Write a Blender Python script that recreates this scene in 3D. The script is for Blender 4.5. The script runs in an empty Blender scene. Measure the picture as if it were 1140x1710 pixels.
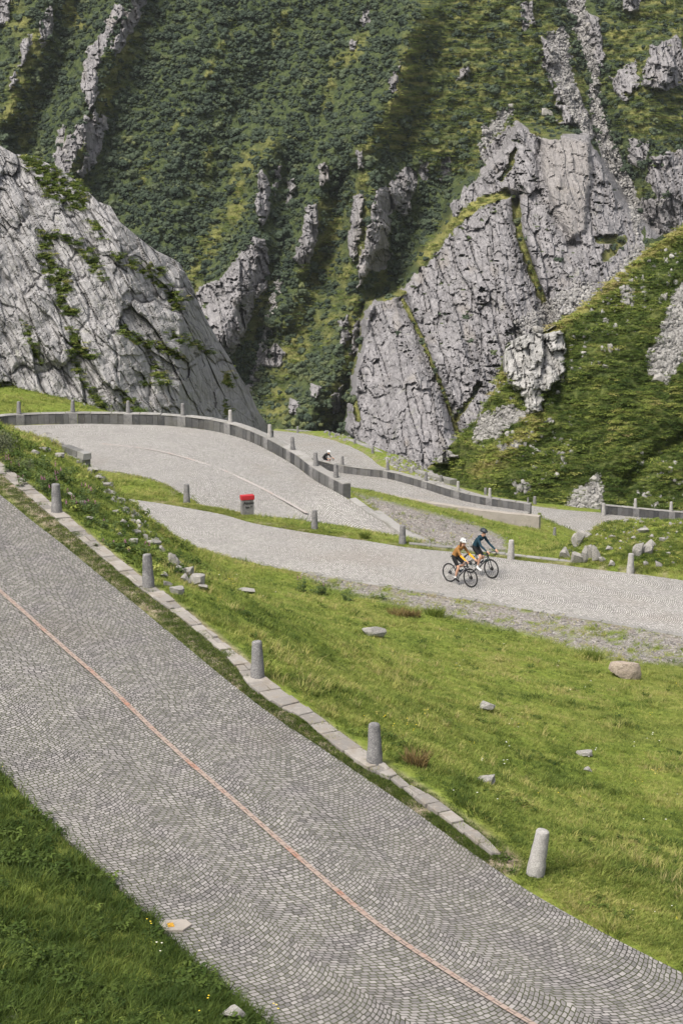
import bpy, bmesh, math, random
import numpy as np
from mathutils import Vector, Matrix, kdtree

R = math.radians
SC = bpy.context.scene
COL = SC.collection

# ------------------------------------------------------------------ camera, sky, sun, exposure
F, CX, CY = 3325.0, 570.0, 855.0          # focal length and centre in photo pixels (1140 x 1710)
PITCH = R(13.1)
cam_data = bpy.data.cameras.new('camera')
cam = bpy.data.objects.new('camera', cam_data)
COL.objects.link(cam)
cam.location = (0, 0, 0)
cam.rotation_euler = (R(90) - PITCH, 0, 0)
cam_data.sensor_fit = 'VERTICAL'
cam_data.sensor_height = 36.0
cam_data.lens = F / 1710 * 36.0
cam_data.clip_start = 0.5
cam_data.clip_end = 5000
SC.camera = cam

SUN_EL, SUN_AZ = R(56), R(-138)            # azimuth measured from +Y towards +X
world = bpy.data.worlds.new('World')
SC.world = world
world.use_nodes = True
wn, wl = world.node_tree.nodes, world.node_tree.links
wn.clear()
sky = wn.new('ShaderNodeTexSky')
sky.sky_type = 'NISHITA'
sky.sun_disc = False
sky.sun_elevation = SUN_EL
sky.sun_rotation = SUN_AZ
sky.air_density = 1.0
sky.dust_density = 4.0
hs = wn.new('ShaderNodeHueSaturation')
hs.inputs['Saturation'].default_value = 0.30      # overcast: the sky is nearly white
wbg = wn.new('ShaderNodeBackground')
wbg.inputs['Strength'].default_value = 0.115
wo = wn.new('ShaderNodeOutputWorld')
wl.new(sky.outputs[0], hs.inputs['Color'])
wl.new(hs.outputs[0], wbg.inputs[0])
wl.new(wbg.outputs[0], wo.inputs[0])

sun_data = bpy.data.lights.new('sun', 'SUN')
sun_data.energy = 2.7
sun_data.angle = R(17)
sun_data.color = (1.0, 0.93, 0.82)
sun = bpy.data.objects.new('sun', sun_data)
COL.objects.link(sun)
sd = Vector((math.sin(SUN_AZ) * math.cos(SUN_EL), math.cos(SUN_AZ) * math.cos(SUN_EL), math.sin(SUN_EL)))
sun.rotation_euler = sd.to_track_quat('Z', 'Y').to_euler()

SC.view_settings.view_transform = 'Standard'
SC.view_settings.look = 'None'
SC.view_settings.gamma = 1
SC.view_settings.use_curve_mapping = False
SC.view_settings.exposure = 0.72
SC.cycles.use_denoising = True

# ------------------------------------------------------------------ small tools
cP, sP = math.cos(PITCH), math.sin(PITCH)

def ray(px, py):
    dx = (np.asarray(px, float) - CX) / F
    dy = (CY - np.asarray(py, float)) / F
    return dx, cP + dy * sP, -sP + dy * cP

def at_z(px, py, z):
    x, y, w = ray(px, py)
    t = z / w
    return np.stack([x * t, y * t, w * t], -1)

def at_Y(px, py, Y):
    x, y, w = ray(px, py)
    t = np.asarray(Y, float) / y
    return np.stack([x * t, y * t, w * t], -1)

def project(p):
    d = p[..., 1] * cP - p[..., 2] * sP
    u = p[..., 1] * sP + p[..., 2] * cP
    return CX + F * p[..., 0] / d, CY - F * u / d

def smooth(a, b, x):
    t = np.clip((x - a) / (b - a), 0, 1)
    return t * t * (3 - 2 * t)

def hash2(ix, iy, seed):
    h = (ix.astype(np.int64) * 374761393 + iy.astype(np.int64) * 668265263 + seed * 982451653) & 0x7fffffff
    h = ((h ^ (h >> 13)) * 1274126177) & 0x7fffffff
    h = ((h ^ (h >> 16)) * 2246822519) & 0x7fffffff
    h = h ^ (h >> 15)
    return (h & 0xffffff) / float(0x1000000)

def vnoise(x, y, seed=0):
    """gradient noise in 2-D, about -1..1"""
    xi, yi = np.floor(x).astype(np.int64), np.floor(y).astype(np.int64)
    fx, fy = x - xi, y - yi
    sx, sy = fx * fx * fx * (fx * (fx * 6 - 15) + 10), fy * fy * fy * (fy * (fy * 6 - 15) + 10)
    def g(ax, ay):
        a = hash2(xi + ax, yi + ay, seed) * 2 * math.pi
        return np.cos(a) * (fx - ax) + np.sin(a) * (fy - ay)
    a, b, c, d = g(0, 0), g(1, 0), g(0, 1), g(1, 1)
    return 1.5 * ((a + (b - a) * sx) * (1 - sy) + (c + (d - c) * sx) * sy)

def fbm(x, y, seed=0, octaves=4, gain=.5):
    s, a, t = 0, 1.0, 0
    for k in range(octaves):
        s = s + a * vnoise(x * 2 ** k + 17.3 * k, y * 2 ** k - 9.1 * k, seed + k)
        t += a
        a *= gain
    return s / t

def slabs(x, y, size, stretch, ang, seed, warp=.35, tilt=.8):
    """fractured rock: cells stretched along a direction; returns per-cell tilted height and a crack mask"""
    ca, sa = math.cos(ang), math.sin(ang)
    a = (x * ca + y * sa) / (size * stretch)
    b = (-x * sa + y * ca) / size
    a = a + warp * fbm(a * 1.3 + 5, b * .6, seed + 50, 3)
    b = b + warp * 1.2 * fbm(a * 1.1, b * .9 + 7, seed + 60, 3)
    ia, ib = np.floor(a).astype(np.int64), np.floor(b).astype(np.int64)
    f1 = np.full(a.shape, 9.0); f2 = np.full(a.shape, 9.0)
    h = np.zeros(a.shape)
    for i in (-1, 0, 1):
        for j in (-1, 0, 1):
            ca_, cb_ = ia + i, ib + j
            pa = ca_ + .15 + .7 * hash2(ca_, cb_, seed)
            pb = cb_ + .15 + .7 * hash2(ca_, cb_, seed + 1)
            da, db = a - pa, b - pb
            d = np.maximum(np.abs(da), np.abs(db)) * .6 + .4 * np.sqrt(da * da + db * db)
            hv = hash2(ca_, cb_, seed + 2) - .5 + tilt * ((hash2(ca_, cb_, seed + 3) - .5) * da + (hash2(ca_, cb_, seed + 4) - .5) * db)
            closer = d < f1
            f2 = np.where(closer, f1, np.minimum(f2, d))
            h = np.where(closer, hv, h)
            f1 = np.where(closer, d, f1)
    return h, 1 - smooth(.0, .12, f2 - f1)

def poly_sd(px, py, poly):
    """signed distance to a polygon in the plane, positive inside"""
    P = np.asarray(poly, float)
    inside = np.zeros(px.shape, bool)
    best = np.full(px.shape, 1e9)
    for k in range(len(P)):
        x0, y0 = P[k]; x1, y1 = P[(k + 1) % len(P)]
        cond = (y0 > py) != (y1 > py)
        if y1 != y0:
            inside ^= cond & (px < (x1 - x0) * (py - y0) / (y1 - y0) + x0)
        ex, ey = x1 - x0, y1 - y0
        t = np.clip(((px - x0) * ex + (py - y0) * ey) / (ex * ex + ey * ey + 1e-9), 0, 1)
        best = np.minimum(best, np.hypot(px - x0 - t * ex, py - y0 - t * ey))
    return np.where(inside, best, -best)

def line_d(px, py, line):
    """distance to an open polyline and the position along it (0..1)"""
    P = np.asarray(line, float)
    best = np.full(px.shape, 1e9); pos = np.zeros(px.shape)
    n = len(P) - 1
    for k in range(n):
        x0, y0 = P[k][:2]; x1, y1 = P[k + 1][:2]
        ex, ey = x1 - x0, y1 - y0
        t = np.clip(((px - x0) * ex + (py - y0) * ey) / (ex * ex + ey * ey + 1e-9), 0, 1)
        d = np.hypot(px - x0 - t * ex, py - y0 - t * ey)
        c = d < best
        best = np.where(c, d, best); pos = np.where(c, (k + t) / n, pos)
    return best, pos

def resample(pts, step=None, n=None):
    P = np.asarray(pts, float)
    # Catmull-Rom through the points, then equal arc length
    if len(P) > 2:
        E = np.vstack([2 * P[0] - P[1], P, 2 * P[-1] - P[-2]])
        out = []
        for k in range(1, len(E) - 2):
            for t in np.linspace(0, 1, 12, endpoint=False):
                p0, p1, p2, p3 = E[k - 1], E[k], E[k + 1], E[k + 2]
                out.append(.5 * (2 * p1 + (p2 - p0) * t + (2 * p0 - 5 * p1 + 4 * p2 - p3) * t * t + (3 * p1 - p0 - 3 * p2 + p3) * t ** 3))
        out.append(P[-1])
        P = np.array(out)
    s = np.concatenate([[0], np.cumsum(np.linalg.norm(np.diff(P, axis=0), axis=1))])
    if n is None:
        n = max(2, int(round(s[-1] / step)) + 1)
    q = np.linspace(0, s[-1], n)
    return np.stack([np.interp(q, s, P[:, k]) for k in range(P.shape[1])], -1)

def link(name, me, mat=None, parent=None):
    o = bpy.data.objects.new(name, me)
    COL.objects.link(o)
    if mat is not None:
        me.materials.append(mat)
    if parent is not None:
        o.parent = parent
    return o

def tag(o, label=None, cat=None, group=None, kind=None):
    if label: o['label'] = label
    if cat: o['category'] = cat
    if group: o['group'] = group
    if kind: o['kind'] = kind
    return o

def empty(name, loc=(0, 0, 0), rz=0.0):
    o = bpy.data.objects.new(name, None)
    o.empty_display_size = .2
    COL.objects.link(o)
    o.location = loc
    o.rotation_euler = (0, 0, rz)
    return o

def mesh_from(verts, faces, name='mesh', shade=False, attrs=None, uv=None):
    """fast mesh from numpy arrays; faces is an (n, k) array or a list"""
    me = bpy.data.meshes.new(name)
    verts = np.asarray(verts, np.float32)
    if isinstance(faces, np.ndarray):
        n, k = faces.shape
        me.vertices.add(len(verts)); me.vertices.foreach_set('co', verts.ravel())
        me.loops.add(n * k); me.loops.foreach_set('vertex_index', faces.astype(np.int32).ravel())
        me.polygons.add(n)
        me.polygons.foreach_set('loop_start', np.arange(0, n * k, k, dtype=np.int32))
        me.update(calc_edges=True)
    else:
        me.from_pydata([tuple(v) for v in verts], [], faces)
    if uv is not None:
        l = me.uv_layers.new(name='UVMap')
        idx = np.empty(len(me.loops), np.int32); me.loops.foreach_get('vertex_index', idx)
        l.data.foreach_set('uv', np.asarray(uv, np.float32)[idx].ravel())
    for a, v in (attrs or {}).items():
        at = me.attributes.new(a, 'FLOAT', 'POINT')
        at.data.foreach_set('value', np.asarray(v, np.float32).ravel())
    me.polygons.foreach_set('use_smooth', np.full(len(me.polygons), bool(shade)))
    me.validate()
    return me

def grid_faces(nr, nc):
    i = np.arange(nr * nc).reshape(nr, nc)
    return np.stack([i[:-1, :-1], i[:-1, 1:], i[1:, 1:], i[1:, :-1]], -1).reshape(-1, 4)

# ------------------------------------------------------------------ materials
class NT:
    """a little node-tree writer"""
    def __init__(self, name):
        self.m = bpy.data.materials.new(name)
        self.m.use_nodes = True
        self.t = self.m.node_tree
        self.t.nodes.clear()
        self.out = self.t.nodes.new('ShaderNodeOutputMaterial')
        self.b = self.t.nodes.new('ShaderNodeBsdfPrincipled')
        self.t.links.new(self.b.outputs[0], self.out.inputs[0])
        self.b.inputs['Specular IOR Level'].default_value = .3
        self.b.inputs['Roughness'].default_value = .85
    def put(self, sock, v):
        if hasattr(v, 'is_output'):
            self.t.links.new(v, sock)
        elif v is not None:
            sock.default_value = v
    def n(self, typ, props=None, **ins):
        nd = self.t.nodes.new('ShaderNode' + typ)
        for k, v in (props or {}).items():
            setattr(nd, k, v)
        for k, v in ins.items():
            key = int(k[1:]) if k[0] == 'i' and k[1:].isdigit() else k.replace('_', ' ')
            self.put(nd.inputs[key], v)
        return nd
    def math(self, op, a, b=0.0, c=None, clamp=False):
        nd = self.t.nodes.new('ShaderNodeMath'); nd.operation = op; nd.use_clamp = clamp
        self.put(nd.inputs[0], a); self.put(nd.inputs[1], b)
        if c is not None: self.put(nd.inputs[2], c)
        return nd.outputs[0]
    def mix(self, fac, a, b, blend='MIX'):
        nd = self.t.nodes.new('ShaderNodeMix'); nd.data_type = 'RGBA'; nd.blend_type = blend
        self.put(nd.inputs[0], fac)
        self.put(nd.inputs[6], a if hasattr(a, 'is_output') else (*a, 1))
        self.put(nd.inputs[7], b if hasattr(b, 'is_output') else (*b, 1))
        return nd.outputs[2]
    def ramp(self, fac, stops, interp='LINEAR'):
        nd = self.t.nodes.new('ShaderNodeValToRGB')
        cr = nd.color_ramp; cr.interpolation = interp
        while len(cr.elements) > 1: cr.elements.remove(cr.elements[-1])
        for k, (p, c) in enumerate(stops):
            e = cr.elements[0] if k == 0 else cr.elements.new(p)
            e.position = p
            e.color = (c, c, c, 1) if isinstance(c, (int, float)) else (*c, 1)
        self.put(nd.inputs[0], fac)
        return nd.outputs[0]
    def step(self, x, a, b):
        nd = self.t.nodes.new('ShaderNodeMapRange'); nd.interpolation_type = 'SMOOTHSTEP'
        self.put(nd.inputs[0], x); nd.inputs[1].default_value = a; nd.inputs[2].default_value = b
        return nd.outputs[0]
    def noise(self, vec, scale, detail=4, rough=.55, dist=0.0):
        nd = self.n('TexNoise', None, Scale=scale, Detail=detail, Roughness=rough, Distortion=dist)
        if vec is not None: self.put(nd.inputs['Vector'], vec)
        return nd.outputs['Fac']
    def attr(self, name, typ='GEOMETRY'):
        nd = self.t.nodes.new('ShaderNodeAttribute'); nd.attribute_name = name; nd.attribute_type = typ
        return nd.outputs['Fac']
    def obj(self):
        return self.t.nodes.new('ShaderNodeTexCoord').outputs['Object']
    def mapping(self, vec, scale=(1, 1, 1), rot=(0, 0, 0)):
        nd = self.n('Mapping'); self.put(nd.inputs['Vector'], vec)
        nd.inputs['Scale'].default_value = scale; nd.inputs['Rotation'].default_value = rot
        return nd.outputs[0]
    def bump(self, h, strength=.5, dist=.02, prev=None):
        nd = self.n('Bump', None, Strength=strength, Distance=dist, Height=h)
        if prev is not None: self.put(nd.inputs['Normal'], prev)
        return nd.outputs[0]
    def done(self, color=None, rough=None, normal=None, spec=None):
        self.put(self.b.inputs['Base Color'], color if color is None or hasattr(color, 'is_output') else (*color, 1))
        self.put(self.b.inputs['Roughness'], rough)
        self.put(self.b.inputs['Normal'], normal)
        self.put(self.b.inputs['Specular IOR Level'], spec)
        return self.m

def cobble_material(name, c_a, c_b, joint, moss, moss_amt, arc=1.95, gap=.0095):
    t = NT(name)
    uv = t.n('UVMap', {'uv_map': 'UVMap'}).outputs[0]
    wob = t.n('TexNoise', {'noise_dimensions': '2D'}, Vector=uv, Scale=7.0, Detail=2.0)
    wv = t.n('VectorMath', {'operation': 'SUBTRACT'}, i0=wob.outputs['Color'], i1=(.5, .5, .5)).outputs[0]
    wv = t.n('VectorMath', {'operation': 'SCALE'}, i0=wv, Scale=.035).outputs[0]
    big = t.n('TexNoise', {'noise_dimensions': '2D'}, Vector=uv, Scale=.55, Detail=2.0)
    bv = t.n('VectorMath', {'operation': 'SUBTRACT'}, i0=big.outputs['Color'], i1=(.5, .5, .5)).outputs[0]
    bv = t.n('VectorMath', {'operation': 'SCALE'}, i0=bv, Scale=.28).outputs[0]
    p = t.n('VectorMath', {'operation': 'ADD'}, i0=uv, i1=wv).outputs[0]
    p = t.n('VectorMath', {'operation': 'ADD'}, i0=p, i1=bv).outputs[0]
    s = t.n('SeparateXYZ', None, i0=p)
    u, v = s.outputs[0], s.outputs[1]
    x = t.math('SUBTRACT', t.math('FRACT', t.math('DIVIDE', u, arc)), .5)
    # segmental arches laid across the carriageway
    rad = .74
    a = t.math('SQRT', t.math('SUBTRACT', rad * rad, t.math('MULTIPLY', x, x)))
    v2 = t.math('SUBTRACT', v, t.math('MULTIPLY', a, arc))
    comb = t.n('CombineXYZ', None, i0=u, i1=v2, i2=0.0).outputs[0]
    br = t.n('TexBrick', {'offset': .5, 'offset_frequency': 2, 'squash': 1.12, 'squash_frequency': 3}, Vector=comb, Color1=(0, 0, 0, 1), Color2=(1, 1, 1, 1), Mortar=(.5, .5, .5, 1), Scale=1.0,
             Mortar_Size=gap, Mortar_Smooth=.35, Bias=0.0, Brick_Width=.10, Row_Height=.079)
    rnd = br.outputs['Color']; fac = br.outputs['Fac']
    fine = t.noise(uv, 40, 3)
    patch = t.noise(uv, .5, 4); stain = t.noise(uv, .16, 5, .6)
    col = t.mix(rnd, c_a, c_b)
    col = t.mix(t.math('MULTIPLY', t.step(patch, .35, .7), .35), col, tuple(.78 * q for q in c_a))
    col = t.mix(t.math('MULTIPLY', t.step(fine, .4, .75), .3), col, tuple(1.2 * q for q in c_b))
    col = t.mix(t.math('MULTIPLY', t.step(stain, .5, .68), .4), col, tuple(q * w for q, w in zip(c_a, (1.05, .95, .86))))
    odd = t.n('TexWhiteNoise', {'noise_dimensions': '1D'}, W=t.math('MULTIPLY', rnd, 91.7)).outputs['Value']
    col = t.mix(t.math('MULTIPLY', t.math('GREATER_THAN', odd, .86), .5), col, tuple(1.25 * q for q in c_b))
    col = t.mix(t.math('MULTIPLY', t.math('LESS_THAN', odd, .12), .55), col, tuple(.62 * q for q in c_a))
    ms = t.noise(uv, 1.3, 4)
    jc = t.mix(t.math('MULTIPLY', t.step(ms, .45 - .2 * moss_amt, .75 - .2 * moss_amt), moss_amt), joint, moss)
    col = t.mix(t.step(fac, .25, .85), col, jc)
    h = t.math('ADD', t.math('SUBTRACT', 1.0, fac), t.math('MULTIPLY', fine, .25))
    h = t.math('ADD', h, t.math('MULTIPLY', rnd, .25))
    return t.done(col, .8, t.bump(h, .8, .02), .35)

def granite_material(name, base, dark, light, scale=1.0, lichen=.0):
    t = NT(name)
    o = t.obj()
    info = t.n('ObjectInfo').outputs['Random']
    oo = t.n('VectorMath', {'operation': 'ADD'}, i0=o, i1=t.n('CombineXYZ', None, i0=t.math('MULTIPLY', info, 37.0), i1=0.0, i2=0.0).outputs[0]).outputs[0]
    n1 = t.noise(oo, 55 * scale, 2)
    n2 = t.noise(oo, 5 * scale, 5)
    n3 = t.noise(oo, 14 * scale, 5, .7)
    col = t.mix(t.step(n1, .35, .65), dark, light)
    col = t.mix(.5, col, base)
    col = t.mix(t.math('MULTIPLY', t.step(n2, .45, .7), .55), col, dark)
    col = t.mix(t.math('MULTIPLY', t.step(n3, .55, .68), .5 + lichen), col, tuple(min(1, 1.25 * q) for q in light))
    return t.done(col, .88, t.bump(t.math('ADD', n1, t.math('MULTIPLY', n3, 1.6)), .55, .012 / scale), .2)
# ------------------------------------------------------------------ layout: where the roads run
A1, A5 = at_z(95, 855, -10.8), at_z(895, 1458, -12.4)
_d = (A5 - A1)[:2]; _L = np.linalg.norm(_d)
G1 = (A5[2] - A1[2]) / _L * _d / _L                  # slope of the near road
K1 = A1[2] - G1 @ A1[:2]

def on_near(px, py, lift=0.0):
    x, y, w = ray(px, py)
    t = (K1 + lift) / (w - G1[0] * x - G1[1] * y)
    return np.stack([x * t, y * t, w * t], -1)

def pz(lst):                                          # (px, py, z) points
    a = np.asarray(lst, float)
    return at_z(a[:, 0], a[:, 1], a[:, 2])

def pY(lst):                                          # (px, py, distance) points
    a = np.asarray(lst, float)
    return at_Y(a[:, 0], a[:, 1], a[:, 2])

# near road
n_left = on_near(*np.array([(-420, 880), (-300, 1000), (-150, 1140), (0, 1285), (100, 1388), (265, 1545), (345, 1622), (430, 1692), (560, 1790), (760, 1930)], float).T)
n_right = on_near(*np.array([(-330, 590), (-150, 705), (0, 826), (180, 970), (400, 1152), (540, 1252), (676, 1345), (785, 1422), (883, 1489), (1000, 1555), (1140, 1627), (1320, 1715), (1500, 1800)], float).T)
n_kout = on_near(*np.array([(-330, 525), (-150, 652), (0, 767), (100, 845), (200, 930), (288, 995), (345, 1044), (397, 1086), (446, 1126), (507, 1172), (573, 1220), (639, 1268), (676, 1299), (718, 1324), (756, 1352), (799, 1383), (838, 1419)], float).T, .14)
n_kin = on_near(*np.array([(-330, 545), (-150, 672), (0, 786), (100, 868), (200, 950), (244, 985), (310, 1033), (384, 1097), (419, 1139), (463, 1170), (507, 1196), (551, 1231), (612, 1275), (655, 1295), (685, 1320), (735, 1355), (770, 1380), (829, 1425)], float).T, .14)
n_line = on_near(*np.array([(-200, 820), (-100, 902), (0, 990), (90, 1070), (180, 1150), (300, 1262), (430, 1375), (560, 1490), (640, 1555), (760, 1635), (880, 1710), (1040, 1800)], float).T, .014)

# middle road with the hairpin hidden at the left and the leg under the parapet
def z2(px): return np.interp(px, [200, 1140, 1300], [-17.8, -18.35, -18.45])
m_low = [(1750, 1170), (1500, 1122), (1300, 1088), (1140, 1060), (1000, 1035), (850, 1010), (700, 986), (560, 963), (420, 938), (336, 918), (265, 903)]
m_low = [(x, y, z2(x)) for x, y in m_low]
m_up = [(1750, 1062), (1500, 1022), (1300, 995), (1140, 969), (1047, 957), (916, 941), (816, 929), (752, 921), (675, 914), (601, 902), (490, 885), (420, 873), (368, 858), (273, 842), (195, 829)]
m_up = [(x, y, z2(x)) for x, y in m_up]
m_outer = pz(m_low + [(150, 886, -17.8), (40, 866, -17.8), (-60, 835, -17.8), (-140, 795, -17.8), (-150, 755, -17.8), (-80, 724, -17.85), (0, 713, -17.9), (110, 708, -17.98), (221, 709, -18.05), (295, 712, -18.1), (368, 722, -18.22), (428, 742, -18.4), (491, 777, -18.75), (527, 803, -18.95), (574, 829, -19.2), (606, 851, -19.45), (638, 872, -19.7), (690, 898, -20.05), (745, 922, -20.4)])
m_inner = pz(m_up + [(130, 815, -17.8), (85, 800, -17.8), (90, 788, -17.8), (158, 783, -17.9), (239, 795, -17.95), (280, 809, -18.05), (313, 828, -18.3), (354, 853, -18.8), (384, 873, -19.25)])
# far legs
r4_far = pY([(500, 776, 131), (553, 787, 131), (601, 794, 130), (645, 799, 128), (697, 813, 126), (748, 829, 125), (800, 842, 124), (885, 855, 123)])
r4_near = pY([(470, 800, 123), (560, 810, 122), (622, 822, 121), (739, 850, 118), (816, 868, 116), (901, 884, 115.5)]) + np.array([0, 0, -.75])
r5_far = pY([(425, 712, 214), (459, 719, 196), (498, 723, 182), (542, 731.6, 173), (586, 746, 164), (616, 763, 157), (638, 779.5, 151), (690, 795, 145), (735, 806, 141), (790, 822, 135), (827, 833, 132), (893, 845, 130), (939, 851, 129), (1001, 856, 129), (1060, 861, 129.5), (1140, 868, 130), (1300, 880, 131)])

def offset(poly, d):
    P = resample(poly, step=.6)
    t = np.gradient(P[:, :2], axis=0)
    t /= np.linalg.norm(t, axis=1)[:, None]
    Q = P.copy()
    Q[:, 0] += -t[:, 1] * d; Q[:, 1] += t[:, 0] * d
    return P, Q

def pair(outer, inner, step):
    """stations across a road: each outer point with the closest inner point, in order"""
    O = resample(outer, step=step)
    I = resample(inner, step=.1)
    k = np.array([np.argmin(np.sum((I[:, :2] - o[:2]) ** 2, 1)) for o in O])
    k = np.maximum.accumulate(k)
    kk = np.convolve(np.pad(k.astype(float), 4, mode='edge'), np.ones(9) / 9, mode='valid')
    J = np.stack([np.interp(kk, np.arange(len(I)), I[:, c]) for c in range(3)], -1)
    return O, J

ROAD_SAMPLES = []
def road(name, outer, inner, mat, step=.5, across=10, flip=False, crown=.04, label=None):
    if step:
        O, I = pair(outer, inner, step)
    else:
        O, I = outer, inner
    t = np.linspace(0, 1, across + 1)
    P = O[:, None, :] * (1 - t)[None, :, None] + I[:, None, :] * t[None, :, None]
    P[..., 2] += crown * 4 * (t * (1 - t))[None, :]
    xs, ys = P[..., 0], P[..., 1]
    P[..., 2] += .025 * vnoise(xs * .35, ys * .35, 5)
    mid = P[:, across // 2]
    s = np.concatenate([[0], np.cumsum(np.linalg.norm(np.diff(mid, axis=0), axis=1))])
    w = np.linalg.norm(I - O, axis=1)
    u = np.cumsum(np.ones((len(O), across + 1)), 1) - 1
    u = u / across * w[:, None]
    v = np.repeat(s[:, None], across + 1, 1)
    if flip: v = -v
    e0 = P[:, :1] + (P[:, :1] - P[:, 1:2]) * .06; e1 = P[:, -1:] + (P[:, -1:] - P[:, -2:-1]) * .06
    e0[..., 2] = P[:, :1, 2] - .4; e1[..., 2] = P[:, -1:, 2] - .4
    n_, c_ = len(O), across + 1
    gf = grid_faces(n_, c_); i = np.arange(n_ - 1); b0 = n_ * c_
    sk = []
    for q in (0, 2):
        A_ = b0 + q * n_; B_ = b0 + (q + 1) * n_
        sk.append(np.stack([A_ + i, A_ + i + 1, B_ + i + 1, B_ + i], -1))
    PS = np.concatenate([P.reshape(-1, 3), P[:, 0], e0[:, 0], P[:, -1], e1[:, 0]])
    UV = np.concatenate([np.stack([u, v], -1).reshape(-1, 2), np.stack([u[:, 0], v[:, 0]], -1), np.stack([u[:, 0] - .2, v[:, 0]], -1), np.stack([u[:, -1], v[:, 0]], -1), np.stack([u[:, -1] + .2, v[:, 0]], -1)])
    me = mesh_from(PS, np.concatenate([gf] + sk), name, True, None, UV)
    o = link(name, me, mat)
    tag(o, kind='structure')
    ROAD_SAMPLES.append(P.reshape(-1, 3))
    return o, P

MOSS = (.075, .085, .025)
M_COB_NEAR = cobble_material('cobbles_near', (.150, .142, .143), (.275, .259, .254), (.020, .018, .015), (.05, .058, .018), .8)  # darker near cobbles: lens vignette put into the stone colour
M_COB_MID = cobble_material('cobbles_mid_sheen', (.33, .317, .306), (.46, .443, .428), (.08, .072, .064), MOSS, .3, 1.95, .0105)  # paler than the near cobbles: grazing sky sheen painted into the colour
road('road', n_right, n_left, M_COB_NEAR, .5, 14)
road('road', m_outer, m_inner, M_COB_MID, .5, 12, flip=True)
P5a, P5b = offset(r5_far, -6.2)
road('road', P5a, P5b, M_COB_MID, None, 8)
road('road', r4_far, r4_near, M_COB_MID, .7, 8, crown=0)

# ------------------------------------------------------------------ the ground as one height field
ctrl = []
_a, _b = pair(n_right, n_kin, .5)
shift_mid = (_a + _b) / 2
def add(P, every=1.0, dz=0.0):
    Q = resample(P, step=every)
    Q[:, 2] += dz
    ctrl.extend(Q.tolist())
add(n_left, 1.2, .0); add(n_right, 1.2, .0)
ctrl.extend((resample(n_kout, step=1.2) + np.array([.12, .12, -.12])).tolist())
add(n_kin, 1.2, -.07); add((n_kin[:14] + n_right[:14]) / 2 if False else shift_mid, 1.2, -.03)
add(m_outer, 1.6, .0); add(m_inner, 1.6, .0)
_o = offset(pz([q for q in m_up if q[0] <= 820]), -.85)[1]; ctrl.extend((_o[::3] - np.array([0, 0, .03])).tolist())
add(r4_far, 1.6); add(r4_near, 1.6)
_w = resample(pY([(612, 821, 121.4), (660, 832, 120.5), (739, 849, 118.5), (816, 866, 116.5), (899, 882.5, 115.5)]), step=.8)
ctrl.extend((_w + np.array([0, -.5, .0])).tolist()); ctrl.extend((_w + np.array([0, -1.6, .28])).tolist())
add(P5a, 2.0); ctrl.extend(P5b[::4].tolist())
def cY(*pts): ctrl.extend(pY(pts).tolist())
def cz(*pts): ctrl.extend(pz(pts).tolist())
# grass left of the near road, rising towards the viewer
for x, y, l in [(0, 1360, .25), (-150, 1230, .3), (-300, 1150, .4), (0, 1500, .5), (130, 1500, .2), (0, 1710, .8), (200, 1660, .35), (330, 1690, .25), (-200, 1600, .9), (-400, 1300, .7), (300, 1800, .5), (0, 1900, 1.4), (600, 1900, .7), (-400, 1900, 2.0), (900, 2050, .8)]:
    ctrl.append(on_near(x, y, l).tolist())
# bank between the near kerb and the middle road: its crest hides the hairpin
cY((-120, 640, 110), (-60, 690, 90), (20, 706, 88), (55, 719, 75), (99, 737, 68), (147, 780, 60.5), (175, 810, 58), (206, 841, 56.5), (230, 868, 55.5), (254, 897, 55.5), (276, 922, 56), (306, 952, 57))
cY((0, 735, 62), (60, 760, 56), (110, 800, 53), (160, 850, 51), (210, 905, 49.5), (-120, 660, 66))
# meadow
cz((330, 950, -16.9), (420, 1000, -14.9), (560, 1040, -15.6), (700, 1100, -15.9), (850, 1180, -15.7), (1000, 1200, -16.2), (1140, 1120, -17.7), (1140, 1250, -16.2), (1140, 1400, -14.8), (1000, 1350, -14.9), (850, 1300, -14.5), (650, 1150, -14.4), (1300, 1300, -16), (1400, 1500, -14.6))
# beyond the middle road's outer kerb: gravel, grass, hummock
cY((616, 834, 99), (650, 846, 103), (712, 864, 98), (800, 886, 91), (843, 901, 85), (790, 905, 80), (900, 895, 103), (880, 925, 76), (925, 901, 105), (950, 897, 112), (760, 870, 104))
cY((930, 915, 76), (986, 884, 76), (1012, 871, 75.5), (1047, 868.5, 75), (1090, 871, 74.5), (1140, 873, 74), (1300, 885, 73), (960, 925, 72.5), (1010, 915, 71.3), (1060, 912, 71.2), (1110, 915, 70.8), (1140, 918, 70.5))
for x, Y, z in [(11.5, 84, -22.5), (16, 84, -22.5), (22, 84, -22.5), (13, 95, -26), (20, 95, -26), (12, 110, -28.3), (18, 110, -28.4), (26, 110, -28.4)]:
    ctrl.append([x, Y, z])
# steep outer side of the parapet and the ground under the far legs
Q = resample(m_outer, step=1.5)
Q = Q[(Q[:, 1] > 86)]
for q in Q:
    if q[0] > -7: ctrl.append([q[0] + .9, q[1] + 1.3, q[2] - .9]); ctrl.append([q[0] + 3.2, q[1] + 5.5, q[2] - 4])
cY((0, 688, 104), (100, 692, 104), (200, 694, 105), (0, 640, 113), (100, 668, 111), (180, 690, 112), (-120, 640, 111), (-300, 640, 110))
cY((300, 702, 121), (380, 712, 135), (450, 722, 165), (400, 715, 200), (350, 712, 170), (200, 700, 140), (0, 690, 150))
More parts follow.
